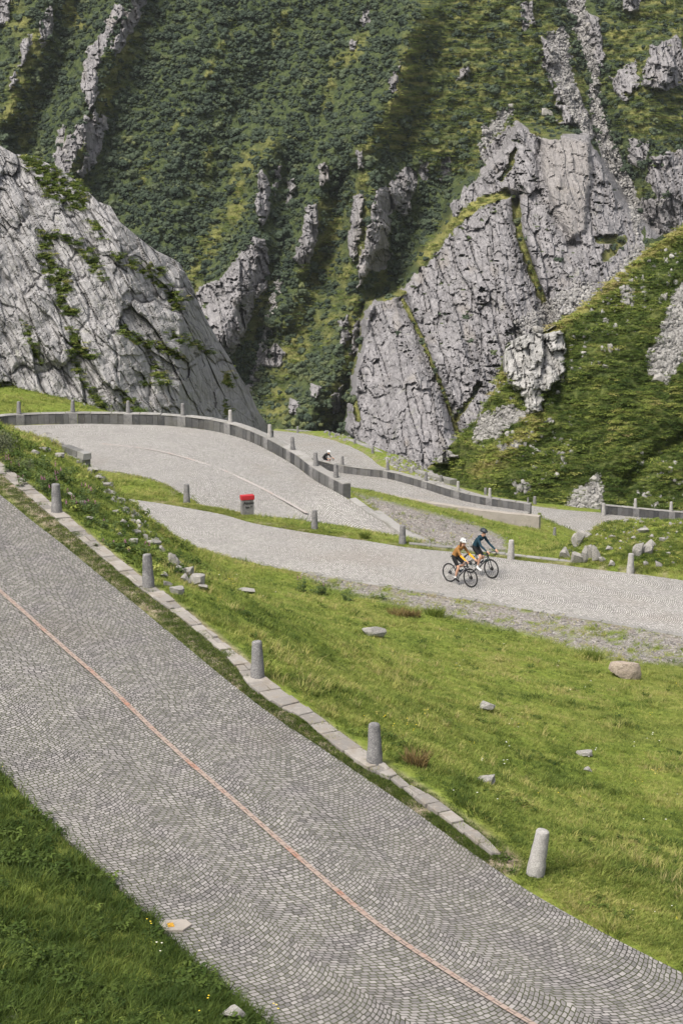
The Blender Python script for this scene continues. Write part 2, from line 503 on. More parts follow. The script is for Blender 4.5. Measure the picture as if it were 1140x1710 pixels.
# outer lip of the far leg, then the gorge
lip = pY([(470, 716, 198), (520, 723, 186), (546, 722.5, 183), (575, 728, 177), (608, 739, 169), (645, 754, 161), (686, 768, 155), (723, 790, 147.5), (745, 806, 144)])
add(lip, 1.5)
for q in resample(lip, step=2.5):
    ctrl.append([q[0] + 3, q[1] + 7, q[2] - 7]); ctrl.append([q[0] + 8, q[1] + 22, q[2] - 24])
cY((790, 818, 140), (827, 829, 136), (893, 840, 134), (1001, 851, 133), (1140, 862, 134), (1300, 870, 134))

ctrl = np.array(ctrl)
# thin out points that sit on top of one another
keep = []
for k, c in enumerate(ctrl):
    if all((c[0] - ctrl[j][0]) ** 2 + (c[1] - ctrl[j][1]) ** 2 > .3 ** 2 for j in keep[-400:]):
        keep.append(k)
ctrl = ctrl[keep]
def rbf_fit(c):
    n = len(c)
    D = np.hypot(c[:, None, 0] - c[None, :, 0], c[:, None, 1] - c[None, :, 1])
    A = np.zeros((n + 3, n + 3))
    A[:n, :n] = D - np.eye(n) * .03
    A[:n, n] = 1; A[:n, n + 1:] = c[:, :2]
    A[n, :n] = 1; A[n + 1:, :n] = c[:, :2].T
    return np.linalg.solve(A, np.concatenate([c[:, 2], [0, 0, 0]]))
RBF = rbf_fit(ctrl)
def ground0(x, y):
    x, y = np.ravel(x), np.ravel(y)
    out = np.empty(len(x)); n = len(ctrl)
    for s in range(0, len(x), 20000):
        e = s + 20000
        D = np.hypot(x[s:e, None] - ctrl[None, :, 0], y[s:e, None] - ctrl[None, :, 1])
        out[s:e] = D @ RBF[:n] + RBF[n] + RBF[n + 1] * x[s:e] + RBF[n + 2] * y[s:e]
    return out

gcols = np.arange(-760, 1921, 5.0)
grows = 13 * np.exp(np.arange(0, math.log(215 / 13), .0062))
gx = ((gcols - CX) / F)[None, :] * grows[:, None] * 1.02
gy = np.repeat(grows[:, None], len(gcols), 1)
gz = ground0(gx, gy).reshape(gx.shape)

kd_pts = np.concatenate(ROAD_SAMPLES)
# denser samples so that the distance to a road is even
def densify(P3):
    return P3
KD = kdtree.KDTree(len(kd_pts))
for k, p in enumerate(kd_pts): KD.insert((p[0], p[1], 0), k)
KD.balance()
ROADS2D = []          # road outlines for inside tests
def outline(o, i): ROADS2D.append(np.vstack([resample(o, step=.8)[:, :2], resample(i, step=.8)[::-1, :2]]))
outline(n_right, n_left); outline(m_outer, m_inner); outline(P5a[::2], P5b[::2]); outline(r4_far, r4_near)

def road_sd(x, y):
    """signed distance to the nearest road, positive on it (metres)"""
    best = np.full(x.shape, -1e9)
    for P in ROADS2D:
        best = np.maximum(best, poly_sd(x, y, P))
    return best

RSD = np.full(gx.shape, -1e3)
for P in ROADS2D:
    lo, hi = P.min(0) - 4, P.max(0) + 4
    m = (gx > lo[0]) & (gx < hi[0]) & (gy > lo[1]) & (gy < hi[1])
    RSD[m] = np.maximum(RSD[m], poly_sd(gx[m], gy[m], P))
# undulation of the open ground
off = smooth(-.3, -2.2, RSD)
und = .16 * fbm(gx * .28, gy * .28, 11, 4) + .06 * fbm(gx * 1.3, gy * 1.3, 15, 3)
gz = gz + und * off
# tuck the ground beneath the paving
idx = np.argwhere(RSD > -.12)
for r, c in idx:
    co, k, d = KD.find((gx[r, c], gy[r, c], 0))
    zr = kd_pts[k][2]
    t = min(1.0, max(0.0, (RSD[r, c] + .12) / .3))
    gz[r, c] = min(gz[r, c], zr - .12 * t) if RSD[r, c] < .1 else zr - .14
GROWS, GCOLS, GZ = grows, gcols, gz

def ground(x, y):
    """height of the built ground (bilinear)"""
    x, y = np.asarray(x, float), np.asarray(y, float)
    r = np.clip(np.log(y / 13) / .0062, 0, len(GROWS) - 1.001)
    c = np.clip((x / (y * 1.02) * F + CX - GCOLS[0]) / 5.0, 0, len(GCOLS) - 1.001)
    r0, c0 = np.floor(r).astype(int), np.floor(c).astype(int)
    fr, fc = r - r0, c - c0
    return (GZ[r0, c0] * (1 - fr) * (1 - fc) + GZ[r0 + 1, c0] * fr * (1 - fc) + GZ[r0, c0 + 1] * (1 - fr) * fc + GZ[r0 + 1, c0 + 1] * fr * fc)

GP = np.stack([gx, gy, gz], -1)
gpx, gpy = project(GP)
wn1 = fbm(gx * .5, gy * .5, 21, 4)
wn2 = fbm(gx * 2.2, gy * 2.2, 25, 3)
jx, jy = gpx + 14 * wn2 + 14 * wn1, gpy + 5 * wn2 + 5 * wn1
GRAVEL_POLYS = [
    [(584, 818), (620, 828), (712, 852), (800, 876), (838, 894), (850, 924), (780, 926), (700, 912), (640, 870)],
    [(455, 940), (560, 958), (700, 985), (850, 1010), (1000, 1034), (1145, 1060), (1300, 1085), (1300, 1140), (1140, 1112), (1040, 1108), (960, 1085), (880, 1060), (780, 1040), (700, 1020), (610, 1000), (520, 975)],
]
grav = np.zeros(gx.shape)
for k, P in enumerate(GRAVEL_POLYS):
    sdp = poly_sd(jx, jy, P)
    grav = np.maximum(grav, smooth(-2, 7, sdp))
# the stony verge is patchy: tufts break it up
grav *= np.where(gpy > 936, smooth(-.45, .08, wn2 + .5 * wn1 + .06), 1)
near_in = np.where((gpy < 936) & (gpx > 840), 1, 1)
# dirt strip between cobbles and the near kerb, and bare rims along every road
dk, _ = line_d(gx, gy, resample(n_kin, step=1)[:, :2])
dirt = smooth(.55, .25, dk) * (gy < 60)
rim = smooth(-.9, -.15, RSD) * smooth(-.2, .35, wn2) * .8
dirt = np.maximum(dirt, rim * (gy > 60))
gattr = {'gravel': grav, 'dirt': dirt, 'dry': smooth(-.1, .55, fbm(gx * .16, gy * .16, 31, 4)), 'far': smooth(100, 150, gy)}

def ground_material():
    t = NT('meadow_ground')
    o = t.obj()
    n1 = t.noise(o, .6, 5); n2 = t.noise(o, 4.5, 5, .65); n3 = t.noise(o, 24, 3, .6)
    g = t.mix(t.step(n2, .3, .7), (.085, .125, .02), (.20, .245, .045))
    g = t.mix(t.math('MULTIPLY', t.step(n1, .45, .7), .5), g, (.17, .165, .05))
    g = t.mix(t.math('MULTIPLY', t.attr('dry'), .35), g, (.20, .19, .06))
    st = t.n('TexVoronoi', {'feature': 'F1'}, Vector=o, Scale=9.0, Randomness=1.0)
    st2 = t.n('TexVoronoi', {'feature': 'DISTANCE_TO_EDGE'}, Vector=o, Scale=9.0, Randomness=1.0)
    stc = t.n('SeparateColor', None, i0=st.outputs['Color']).outputs[0]
    gr = t.mix(stc, (.19, .172, .163), (.37, .343, .325))
    gr = t.mix(t.step(st2.outputs['Distance'], .09, .0), gr, (.10, .085, .075))
    gr = t.mix(t.math('MULTIPLY', t.step(n2, .5, .7), .5), gr, (.24, .22, .18))
    di = t.mix(t.step(n2, .35, .65), (.16, .125, .09), (.30, .25, .195))
    col = t.mix(t.attr('gravel'), g, gr)
    col = t.mix(t.attr('dirt'), col, di)
    h = t.math('ADD', t.math('MULTIPLY', n3, .6), t.math('MULTIPLY', st.outputs['Distance'], -.8))
    return t.done(col, .95, t.bump(h, .7, .05), .1)
M_GROUND = ground_material()
me = mesh_from(GP.reshape(-1, 3), grid_faces(*gx.shape)[:, ::-1].copy() if False else grid_faces(*gx.shape), 'ground', True, {k: v.ravel() for k, v in gattr.items()})
ground_obj = link('ground', me, M_GROUND)
tag(ground_obj, kind='structure')

# ------------------------------------------------------------------ inlaid red line
def strip(name, line, width, lift, mat, along_uv=True, kind='structure', clip=None, step=.3, across=3):
    P = resample(line, step=step)
    t = np.gradient(P[:, :2], axis=0); t /= np.linalg.norm(t, axis=1)[:, None]
    nrm = np.stack([-t[:, 1], t[:, 0]], -1)
    w = np.linspace(-.5, .5, across) * width
    V = np.repeat(P[:, None, :], across, 1)
    V[..., :2] += nrm[:, None, :] * w[None, :, None]
    V[..., 2] += lift
    s = np.concatenate([[0], np.cumsum(np.linalg.norm(np.diff(P, axis=0), axis=1))])
    uv = np.stack([np.repeat(w[None], len(P), 0), np.repeat(s[:, None], across, 1)], -1)
    me = mesh_from(V.reshape(-1, 3), grid_faces(len(P), across), name, True, None, uv.reshape(-1, 2))
    o = link(name, me, mat)
    if kind: tag(o, kind=kind)
    return o

def line_material(name, a, b, gap, wear, wearcol):
    t = NT(name)
    uv = t.n('UVMap', {'uv_map': 'UVMap'}).outputs[0]
    wob = t.n('TexNoise', {'noise_dimensions': '2D'}, Vector=uv, Scale=6.0, Detail=2.0)
    wv = t.n('VectorMath', {'operation': 'SUBTRACT'}, i0=wob.outputs['Color'], i1=(.5, .5, .5)).outputs[0]
    wv = t.n('VectorMath', {'operation': 'SCALE'}, i0=wv, Scale=.04).outputs[0]
    p = t.n('VectorMath', {'operation': 'ADD'}, i0=uv, i1=wv).outputs[0]
    br = t.n('TexBrick', {'offset': .5}, Vector=p, Color1=(0, 0, 0, 1), Color2=(1, 1, 1, 1), Mortar=(.5, .5, .5, 1), Scale=1.0, Mortar_Size=.006, Mortar_Smooth=.3, Bias=0.0, Brick_Width=.13, Row_Height=.14)
    col = t.mix(br.outputs['Color'], a, b)
    w = t.step(t.noise(uv, 1.1, 5, .7), .62 - .35 * wear, .78 - .3 * wear)
    col = t.mix(t.math('MULTIPLY', w, .85), col, wearcol)
    col = t.mix(t.step(br.outputs['Fac'], .3, .9), col, gap)
    return t.done(col, .85, t.bump(t.math('SUBTRACT', 1.0, br.outputs['Fac']), .5, .01), .3)
M_RED = line_material('red_stones', (.29, .115, .07), (.34, .19, .14), (.06, .045, .035), .9, (.30, .255, .225))
M_REDW = line_material('red_stones_worn', (.36, .25, .21), (.39, .31, .28), (.20, .17, .15), .9, (.38, .365, .355))
def drape(line, samples, lift):
    P = resample(line, step=.3)
    for q in P:
        co, k, d = KD.find((q[0], q[1], 0)); 
        q[2] = kd_pts[k][2]
    k = np.ones(7) / 7
    P[:, 2] = np.convolve(np.pad(P[:, 2], 3, mode='edge'), k, mode='valid') + lift
    return P
strip('centre_line', drape(n_line, None, .0), .09, .03, M_RED)
_q = resample(np.array([(170, 741), (240, 749), (290, 759), (360, 781), (420, 807), (470, 833), (512, 857)], float), n=60)
_S = ROAD_SAMPLES[1]; _S = _S[_S[:, 1] > 76]
_z = np.full(60, -18.4)
for _ in range(6):
    _p = at_z(_q[:, 0], _q[:, 1], _z)
    _z = np.array([_S[np.argmin((_S[:, 0] - a[0]) ** 2 + (_S[:, 1] - a[1]) ** 2)][2] for a in _p])
    _z = np.convolve(np.pad(_z, 4, mode='edge'), np.ones(9) / 9, mode='valid')
strip('centre_line', at_z(_q[:, 0], _q[:, 1], _z), .16, .014, M_REDW)
# ------------------------------------------------------------------ rock, and the slopes behind
def rock_material(name, a, b, scale, grass_a, grass_b, tan=(.30, .27, .24), streak=1.0, ang=20):
    t = NT(name)
    o = t.obj()
    st = t.mapping(o, (1.0, 1.0, .28), (0, R(ang), 0))
    n1 = t.noise(o, .35 * scale, 6, .6)
    n2 = t.noise(st, 2.2 * scale, 6, .65)
    n3 = t.noise(o, 9 * scale, 5, .7)
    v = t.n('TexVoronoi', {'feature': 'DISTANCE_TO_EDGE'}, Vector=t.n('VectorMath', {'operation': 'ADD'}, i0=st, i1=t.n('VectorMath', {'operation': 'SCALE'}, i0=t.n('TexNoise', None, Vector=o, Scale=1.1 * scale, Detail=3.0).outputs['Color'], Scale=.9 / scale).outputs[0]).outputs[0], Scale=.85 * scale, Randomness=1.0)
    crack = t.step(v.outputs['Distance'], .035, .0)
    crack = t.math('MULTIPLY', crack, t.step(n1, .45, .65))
    col = t.mix(t.step(n2, .3, .72), a, b)
    col = t.mix(t.math('MULTIPLY', t.step(n1, .5, .72), .5), col, tuple(.8 * q for q in a))
    col = t.mix(t.math('MULTIPLY', t.step(n3, .52, .72), .45), col, tuple(1.22 * q for q in b))
    col = t.mix(t.math('MULTIPLY', t.step(t.noise(o, .9 * scale, 5, .7), .58, .74), .4), col, (.29, .30, .22))
    col = t.mix(t.math('MULTIPLY', t.attr('tan'), .8), col, tan)
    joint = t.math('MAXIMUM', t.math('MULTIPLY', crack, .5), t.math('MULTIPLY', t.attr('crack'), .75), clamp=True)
    col = t.mix(joint, col, (.085, .083, .078))  # crack colour: shade of their depth painted in, along with dirt and lichen
    g = t.mix(t.step(t.noise(o, 2.6 * scale, 5, .65), .35, .65), grass_a, grass_b)
    g = t.mix(t.math('MULTIPLY', t.attr('dry'), .85), g, (.25, .235, .075))
    # grass takes hold in the cracks and hollows first
    gm = t.math('ADD', t.attr('green'), t.math('MULTIPLY', t.math('SUBTRACT', n3, .5), .9))
    gm = t.math('ADD', gm, t.math('MULTIPLY', t.math('SUBTRACT', n2, .5), .7))
    gm = t.step(gm, .38, .58)
    col = t.mix(gm, col, g)
    h = t.math('ADD', t.math('MULTIPLY', n2, .9), t.math('MULTIPLY', n3, .55))
    h = t.math('SUBTRACT', h, t.math('MULTIPLY', joint, .8))
    return t.done(col, .9, t.bump(h, .75, .22 / scale), .15)

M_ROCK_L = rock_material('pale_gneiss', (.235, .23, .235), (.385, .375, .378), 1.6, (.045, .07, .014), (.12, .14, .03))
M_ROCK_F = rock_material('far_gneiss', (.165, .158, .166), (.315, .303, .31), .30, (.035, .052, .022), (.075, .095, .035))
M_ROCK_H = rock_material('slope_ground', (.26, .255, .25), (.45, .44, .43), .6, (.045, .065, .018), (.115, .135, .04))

def interp_xy(lst):
    a = np.asarray(lst, float)
    return lambda x: np.interp(x, a[:, 0], a[:, 1])

def slope_surface(xs, crest, footy, footY, ang, rows, bend=1.25):
    """a hillside rising away from a foot line; past the crest it rolls over and falls"""
    ta = math.tan(ang)
    fY = footY(xs); fy = footy(xs); cy = np.minimum(crest(xs), fy - 3)
    Pf = at_Y(xs, fy, fY)
    _, yr, wr = ray(xs, cy)
    k = wr / yr
    Yc = (ta * fY - Pf[:, 2]) / (ta - k)
    zc = k * Yc
    H = np.maximum(Yc - fY, .5)
    q = rows[:, None]
    Y = fY[None] + q * H[None]
    rise = np.where(q < 0, q * bend, np.where(q < 1, 1 - np.abs(1 - q) ** bend, 1 - .9 * np.maximum(q - 1, 0) ** 1.4))
    z = Pf[None, :, 2] + rise * (zc - Pf[:, 2])[None]
    X = (xs[None] - CX) / F * (Y * cP - z * sP)
    return np.stack([X, Y, z], -1)

def toward(P, h):
    return P * (1 - h / np.linalg.norm(P, axis=-1))[..., None]

def polys(px, py, lst, soft):
    m = np.zeros(px.shape)
    for P in lst:
        a = np.asarray(P, float); lo, hi = a.min(0) - soft * 2 - 2, a.max(0) + soft * 2 + 2
        s = (px > lo[0]) & (px < hi[0]) & (py > lo[1]) & (py < hi[1])
        if s.any():
            m[s] = np.maximum(m[s], smooth(-soft, soft, poly_sd(px[s], py[s], P)))
    return m

def lines(px, py, lst):
    """lst: (polyline, half width)"""
    m = np.zeros(px.shape)
    for P, w in lst:
        d, _ = line_d(px, py, P)
        m = np.maximum(m, np.exp(-(d / w) ** 2))
    return m

# --- pale rock dome on the left
xs = np.arange(-110, 458, 1.5)
crest = interp_xy([(-110, 210), (-40, 228), (0, 243), (25, 257), (60, 262), (95, 281), (130, 303), (165, 337), (185, 344), (200, 370), (240, 403), (262, 419), (285, 430), (300, 439), (318, 470), (330, 500), (345, 534), (365, 569), (385, 600), (400, 628), (415, 650), (430, 684), (443, 705), (458, 722)])
footy = interp_xy([(-110, 632), (0, 645), (50, 660), (100, 675), (180, 697), (300, 708), (380, 722), (458, 730)])
footY = interp_xy([(-110, 108), (0, 112), (200, 113), (300, 117), (380, 127), (458, 143)])
rows = np.concatenate([np.linspace(-.12, 1.02, 330), np.linspace(1.03, 1.9, 30)])
P = slope_surface(xs, crest, footy, footY, R(50), rows)
px, py = project(P)
px = np.repeat(xs[None], len(rows), 0)
qv = np.repeat(rows[:, None], len(xs), 1)
pyy = py + 3 * np.maximum(qv - 1, 0) * 60
W1 = fbm(px / 60, pyy / 60, 71, 4)
L_GREEN = [
    [(32, 258), (69, 266), (105, 285), (141, 313), (149, 341), (133, 353), (105, 341), (81, 325), (61, 297), (40, 276)],
    [(69, 389), (105, 393), (149, 414), (169, 446), (173, 470), (157, 462), (145, 438), (125, 406), (89, 397), (81, 410), (87, 438), (117, 458), (121, 478), (101, 511), (133, 519), (117, 531), (97, 511), (85, 478), (65, 430)],
    [(110, 547), (130, 560), (150, 585), (165, 600), (155, 605), (135, 590), (125, 600), (140, 640), (170, 670), (180, 690), (165, 680), (130, 630), (115, 590)],
    [(186, 422), (226, 438), (258, 466), (291, 486), (311, 498), (307, 507), (278, 490), (250, 466), (218, 446), (194, 434)],
    [(198, 543), (242, 571), (282, 579), (311, 599), (295, 601), (266, 587), (226, 575), (202, 555)],
    [(278, 559), (315, 567), (355, 587), (347, 591), (315, 577), (282, 567)], [(248, 440), (275, 450), (268, 460), (250, 452)],
    [(367, 620), (391, 628), (387, 648), (371, 640)], [(371, 672), (383, 676), (383, 696), (367, 692)], [(234, 628), (258, 640), (238, 648)],
    [(150, 370), (166, 378), (172, 400), (160, 396)], [(280, 495), (305, 505), (300, 520), (282, 515)], [(40, 540), (60, 600), (70, 610), (55, 560)], [(200, 650), (240, 690), (215, 695)], [(-60, 650), (0, 640), (40, 660), (95, 668), (180, 690), (180, 720), (-60, 720)],
    [(255, 600), (280, 640), (270, 645), (252, 615)]]
gj = 5 * fbm(px / 9, pyy / 9, 75, 3)
green = polys(px + gj, pyy + gj, L_GREEN, 7) * smooth(-.22, .2, fbm(px / 12, pyy / 8, 77, 3))
h1, c1 = slabs(px, pyy, 44, 2.6, R(60), 101, .28, .9)
h2, c2 = slabs(px, pyy, 17, 5.5, R(66), 111, .25, .9)
h3, c3 = slabs(px, pyy, 6.5, 4.5, R(61), 121, .3, 1.0)
h4, c4 = slabs(px, pyy, 34, 2.6, R(38), 131, .35, .8)
fade = smooth(1.25, .95, qv)
h = 1.1 * h1 + .5 * h2 + .2 * h3 + .45 * h4 + .7 * W1 - .18 * c2 * smooth(-.1, .3, W1 + .1) - .2 * c1 - .06 * c3 - .25 * green
P = toward(P, h * (.35 + .65 * fade))
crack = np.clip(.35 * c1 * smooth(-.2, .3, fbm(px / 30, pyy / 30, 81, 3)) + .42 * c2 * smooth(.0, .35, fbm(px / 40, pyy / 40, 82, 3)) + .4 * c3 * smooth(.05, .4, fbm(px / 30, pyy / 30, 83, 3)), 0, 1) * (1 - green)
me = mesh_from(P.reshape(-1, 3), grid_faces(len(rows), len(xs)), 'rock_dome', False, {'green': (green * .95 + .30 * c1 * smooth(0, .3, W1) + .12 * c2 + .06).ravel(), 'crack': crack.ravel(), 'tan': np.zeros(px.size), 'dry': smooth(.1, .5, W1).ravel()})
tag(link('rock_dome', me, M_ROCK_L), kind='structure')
DOME = (P, px, pyy, green, qv)

# --- green hillside on the right
xs = np.arange(672, 1310, 2.0)
crest = interp_xy([(672, 812), (719, 778), (750, 745), (798, 697), (828, 645), (843, 578), (862, 562), (908, 553), (977, 508), (1014, 471), (1072, 424), (1140, 376), (1310, 255)])
footy = interp_xy([(672, 815), (690, 812), (745, 812), (790, 822), (827, 833), (893, 845), (1001, 857), (1140, 868), (1310, 880)])
footY = interp_xy([(672, 153), (690, 151), (745, 146), (790, 140.5), (827, 136), (1001, 134), (1310, 134)])
rows = np.concatenate([np.linspace(-.1, 1.02, 260), np.linspace(1.03, 1.8, 24)])
P = slope_surface(xs, crest, footy, footY, R(40), rows, 1.1)
px, py = project(P)
px = np.repeat(xs[None], len(rows), 0); qv = np.repeat(rows[:, None], len(xs), 1)
pyy = py + 180 * np.maximum(qv - 1, 0)
W1 = fbm(px / 70, pyy / 45, 171, 4); W2 = fbm(px / 22, pyy / 12, 175, 4)
H_ROCK = [
    [(843, 578), (862, 560), (880, 556), (905, 556), (937, 553), (945, 580), (942, 612), (928, 640), (906, 655), (902, 692), (880, 690), (868, 650), (848, 642), (838, 610)],
    [(720, 748), (745, 752), (765, 760), (745, 772), (722, 772)]]
H_SCREE = [
    [(1145, 468), (1145, 590), (1112, 640), (1082, 628), (1080, 600), (1105, 545), (1125, 490)],
    [(985, 800), (1003, 796), (1002, 832), (998, 852), (936, 850), (958, 822)], [(860, 812), (882, 808), (884, 822), (862, 826)],
    [(1035, 480), (1055, 482), (1052, 510), (1038, 505)], [(800, 700), (850, 680), (880, 690), (830, 730), (790, 740)], [(830, 746), (868, 738), (870, 744), (832, 752)]]
jt = 8 * W2
rock = polys(px + jt, pyy + jt, H_ROCK, 3)
scree = polys(px + jt, pyy + jt, H_SCREE, 3)
hr, cr = slabs(px, pyy, 12, 3.2, R(82), 201, .4, 1.0)
hr2, cr2 = slabs(px, pyy, 30, 2.4, R(80), 211, .4, .8)
h = 1.2 * W1 + .35 * W2 + rock * (1.5 + 1.1 * hr + 1.6 * hr2 - .25 * cr) - .3
# gullies
gl, _ = line_d(px, pyy, [(1140, 730), (1080, 770), (1050, 800), (1040, 850)])
h -= 1.4 * np.exp(-(gl / 16) ** 2)
P = toward(P, h * smooth(1.35, .98, qv) * smooth(-.02, .12, qv) + 0)
dry = np.clip(lines(px, pyy, [([(700, 780), (830, 640), (905, 560), (977, 512), (1072, 430), (1140, 385)], 11), ([(800, 790), (860, 740), (900, 700)], 16)]) + .25 * smooth(.1, .5, W1), 0, 1)
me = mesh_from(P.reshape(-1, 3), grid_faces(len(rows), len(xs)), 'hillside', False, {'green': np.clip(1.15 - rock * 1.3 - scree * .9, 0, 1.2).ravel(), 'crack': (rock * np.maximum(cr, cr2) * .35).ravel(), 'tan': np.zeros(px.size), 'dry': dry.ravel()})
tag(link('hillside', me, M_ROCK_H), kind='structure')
HILL = (P, px, pyy, rock, scree, dry, qv)

# --- the mountain across the gorge
xs = np.arange(-100, 1241, 2.0); ys = np.arange(-110, 821, 2.0)
px, py = np.meshgrid(xs, ys)
baseY = 545 - (py + 110) / 930 * 130
wx = 16 * fbm(px / 70, py / 70, 301, 3); wy = 16 * fbm(px / 70, py / 70, 305, 3)
qx, qy = px + .5 * wx, py + .5 * wy
BUTT = [(571, 900), (572, 715), (585, 660), (590, 620), (600, 580), (603, 540), (612, 508), (640, 497), (665, 487), (680, 460), (700, 430), (705, 400), (730, 392), (742, 360), (745, 335), (770, 310), (800, 288), (830, 262), (850, 225), (862, 205), (905, 215), (985, 225), (1000, 250), (1020, 290), (1040, 330), (1075, 370), (1100, 400), (1140, 420), (1260, 420), (1260, 1300), (570, 1300)]
bd = poly_sd(px + .25 * wx, py + .25 * wy, BUTT)
prof = smooth(-6, 10, bd) * .55 + smooth(0, 150, bd) * .45
hgt = prof * np.interp(py, [150, 220, 500, 760], [16, 34, 58, 74])
def ridge(line, amp, w):
    d, t = line_d(qx, qy, line)
    return amp * np.exp(-(d / w) ** 2) * smooth(-.02, .1, t + .08) 
def ridge_l(line, amp, w):
    d, t = line_d(qx, qy, line)
    return amp * np.exp(-d / w)
for line, amp, w in [
    ([(230, -60), (200, 20), (165, 110), (140, 180), (118, 260), (95, 330)], 20, 38), ([(70, -40), (60, 60), (20, 180)], 10, 40), ([(20, 330), (60, 200), (110, 90), (140, 0)], -9, 34),
    ([(440, 250), (440, 320), (430, 400), (400, 480), (370, 560)], 20, 42), ([(475, 280), (465, 380), (455, 460), (440, 520), (425, 600), (415, 680)], -8, 34),
    ([(610, 100), (590, 200), (545, 290), (515, 370), (490, 450), (470, 520)], 12, 32), ([(570, 300), (555, 400), (530, 470)], -6, 22),
    ([(690, 30), (660, 150), (610, 245), (618, 330), (612, 420), (592, 520), (555, 620), (500, 720)], 22, 36), ([(740, 300), (690, 390), (650, 440), (600, 560)], -9, 34),
    ([(950, -40), (965, 80), (1000, 200), (1040, 310), (1065, 400)], -11, 28), ([(1100, 100), (1080, 200), (1110, 320)], 12, 40),
    ([(340, 80), (300, 250), (260, 400)], 6, 60), ([(480, 60), (430, 160), (380, 300)], -6, 40)]:
    hgt = hgt + (.8 * ridge(line, amp, w)) * (1 - .85 * smooth(0, 20, bd))
# inside the buttress: slab, fluted pillar, gullies between
inb = smooth(-2, 14, bd)
hgt += inb * (ridge([(668, 490), (700, 560), (738, 650), (765, 725)], -9, 10) + ridge([(862, 330), (862, 380), (885, 450), (912, 515), (925, 565)], -11, 12) + ridge([(905, 240), (900, 310), (930, 370), (955, 410)], -6, 8))
slabC = polys(px + .2 * wx, py, [[(905, 232), (935, 228), (985, 238), (985, 300), (977, 385), (950, 400), (925, 360), (906, 300)]], 5)
slabA = polys(px + .3 * wx, py + .3 * wy, [[(605, 570), (650, 560), (700, 620), (745, 690), (760, 720), (790, 840), (640, 840), (570, 840), (575, 712), (590, 640)]], 8)
hgt += 4.5 * slabC + 5 * slabA
# land cover
F_ROCK = [
    [(572, 715), (585, 660), (590, 620), (600, 580), (603, 540), (612, 508), (640, 500), (665, 490), (688, 462), (712, 440), (745, 405), (760, 372), (752, 345), (775, 315), (805, 292), (850, 300), (850, 225), (862, 200), (905, 232), (985, 238), (1000, 260), (1030, 320), (1075, 370), (1070, 440), (1000, 500), (930, 560), (870, 610), (820, 690), (770, 750), (720, 800), (660, 790), (590, 730)],
    [(372, 462), (400, 420), (425, 395), (443, 400), (450, 440), (445, 480), (425, 500), (415, 540), (400, 575), (375, 610), (340, 560), (322, 520), (330, 480)],
    [(430, 292), (440, 284), (452, 310), (450, 350), (437, 378), (426, 350), (430, 320)], [(463, 275), (470, 275), (466, 310), (456, 328)],
    [(508, 350), (528, 340), (532, 380), (524, 425), (505, 447), (490, 432), (505, 390)], [(532, 275), (545, 270), (550, 300), (535, 315)],
    [(645, 310), (680, 276), (695, 290), (690, 330), (676, 362), (660, 350), (650, 385), (650, 430), (640, 452), (615, 452), (598, 485), (598, 440), (610, 400), (620, 350), (628, 315)],
    [(700, 268), (716, 270), (712, 302), (702, 300)], [(735, 265), (752, 260), (750, 292), (735, 306)], [(595, 255), (604, 250), (606, 280), (596, 284)],
    [(440, 592), (460, 572), (477, 590), (470, 612), (440, 612)], [(565, 540), (580, 520), (582, 570), (570, 578)], [(485, 665), (500, 670), (498, 692), (482, 690)], [(520, 640), (535, 645), (528, 665), (515, 660)], [(555, 660), (575, 640), (565, 690), (552, 690)],
    [(175, 50), (185, 15), (200, 5), (215, 20), (195, 40), (180, 70), (165, 110), (162, 140), (160, 170), (150, 188), (140, 160), (136, 120), (148, 80)], [(225, -10), (250, -10), (218, 60), (192, 95), (184, 82), (205, 40)],
    [(90, 270), (95, 235), (102, 205), (110, 210), (105, 240), (128, 210), (148, 198), (136, 240), (112, 292), (95, 290)], [(140, 190), (155, 200), (160, 180), (168, 215), (150, 260), (140, 240)],
    [(78, 20), (88, -10), (90, 50), (68, 82), (66, 50)], [(-20, -20), (22, -20), (10, 42), (-20, 42)], [(38, 62), (55, 55), (46, 100), (30, 112)], [(22, 120), (30, 115), (25, 140), (15, 150)],
    [(1088, 78), (1130, 58), (1160, 130), (1112, 152), (1068, 142)], [(1018, 130), (1062, 98), (1066, 140), (1042, 172), (1025, 152)], [(1085, 262), (1160, 242), (1160, 345), (1100, 332), (1078, 300)], [(1050, 232), (1086, 236), (1072, 282), (1048, 272)], [(1038, -10), (1072, -10), (1066, 18), (1040, 18)], [(1068, 330), (1140, 335), (1140, 385), (1080, 400)],
    [(925, 150), (962, 140), (992, 222), (985, 240), (940, 235), (928, 200)], [(1000, 240), (1032, 250), (1064, 330), (1078, 378), (1040, 342), (1010, 292)], [(905, 60), (930, 90), (922, 150), (905, 110)], [(978, 20), (1000, 30), (1008, 110), (992, 150), (982, 80)], [(800, 262), (850, 205), (862, 240), (850, 300), (800, 300)],
    [(170, 190), (185, 200), (165, 260), (140, 300), (130, 290), (150, 240)], [(480, 300), (492, 296), (488, 340), (476, 345)], [(590, 330), (606, 320), (600, 400), (588, 440), (580, 400)], [(590, 545), (602, 530), (596, 585), (584, 600)],
    [(608, 20), (618, 5), (614, 40), (602, 50)], [(585, 70), (595, 65), (592, 85), (584, 84)], [(650, 130), (668, 100), (662, 150), (648, 165)], [(868, 5), (890, 0), (892, 40), (872, 50)], [(765, 125), (780, 105), (780, 125), (762, 138)], [(985, 40), (1000, 40), (1005, 100), (992, 95)]]
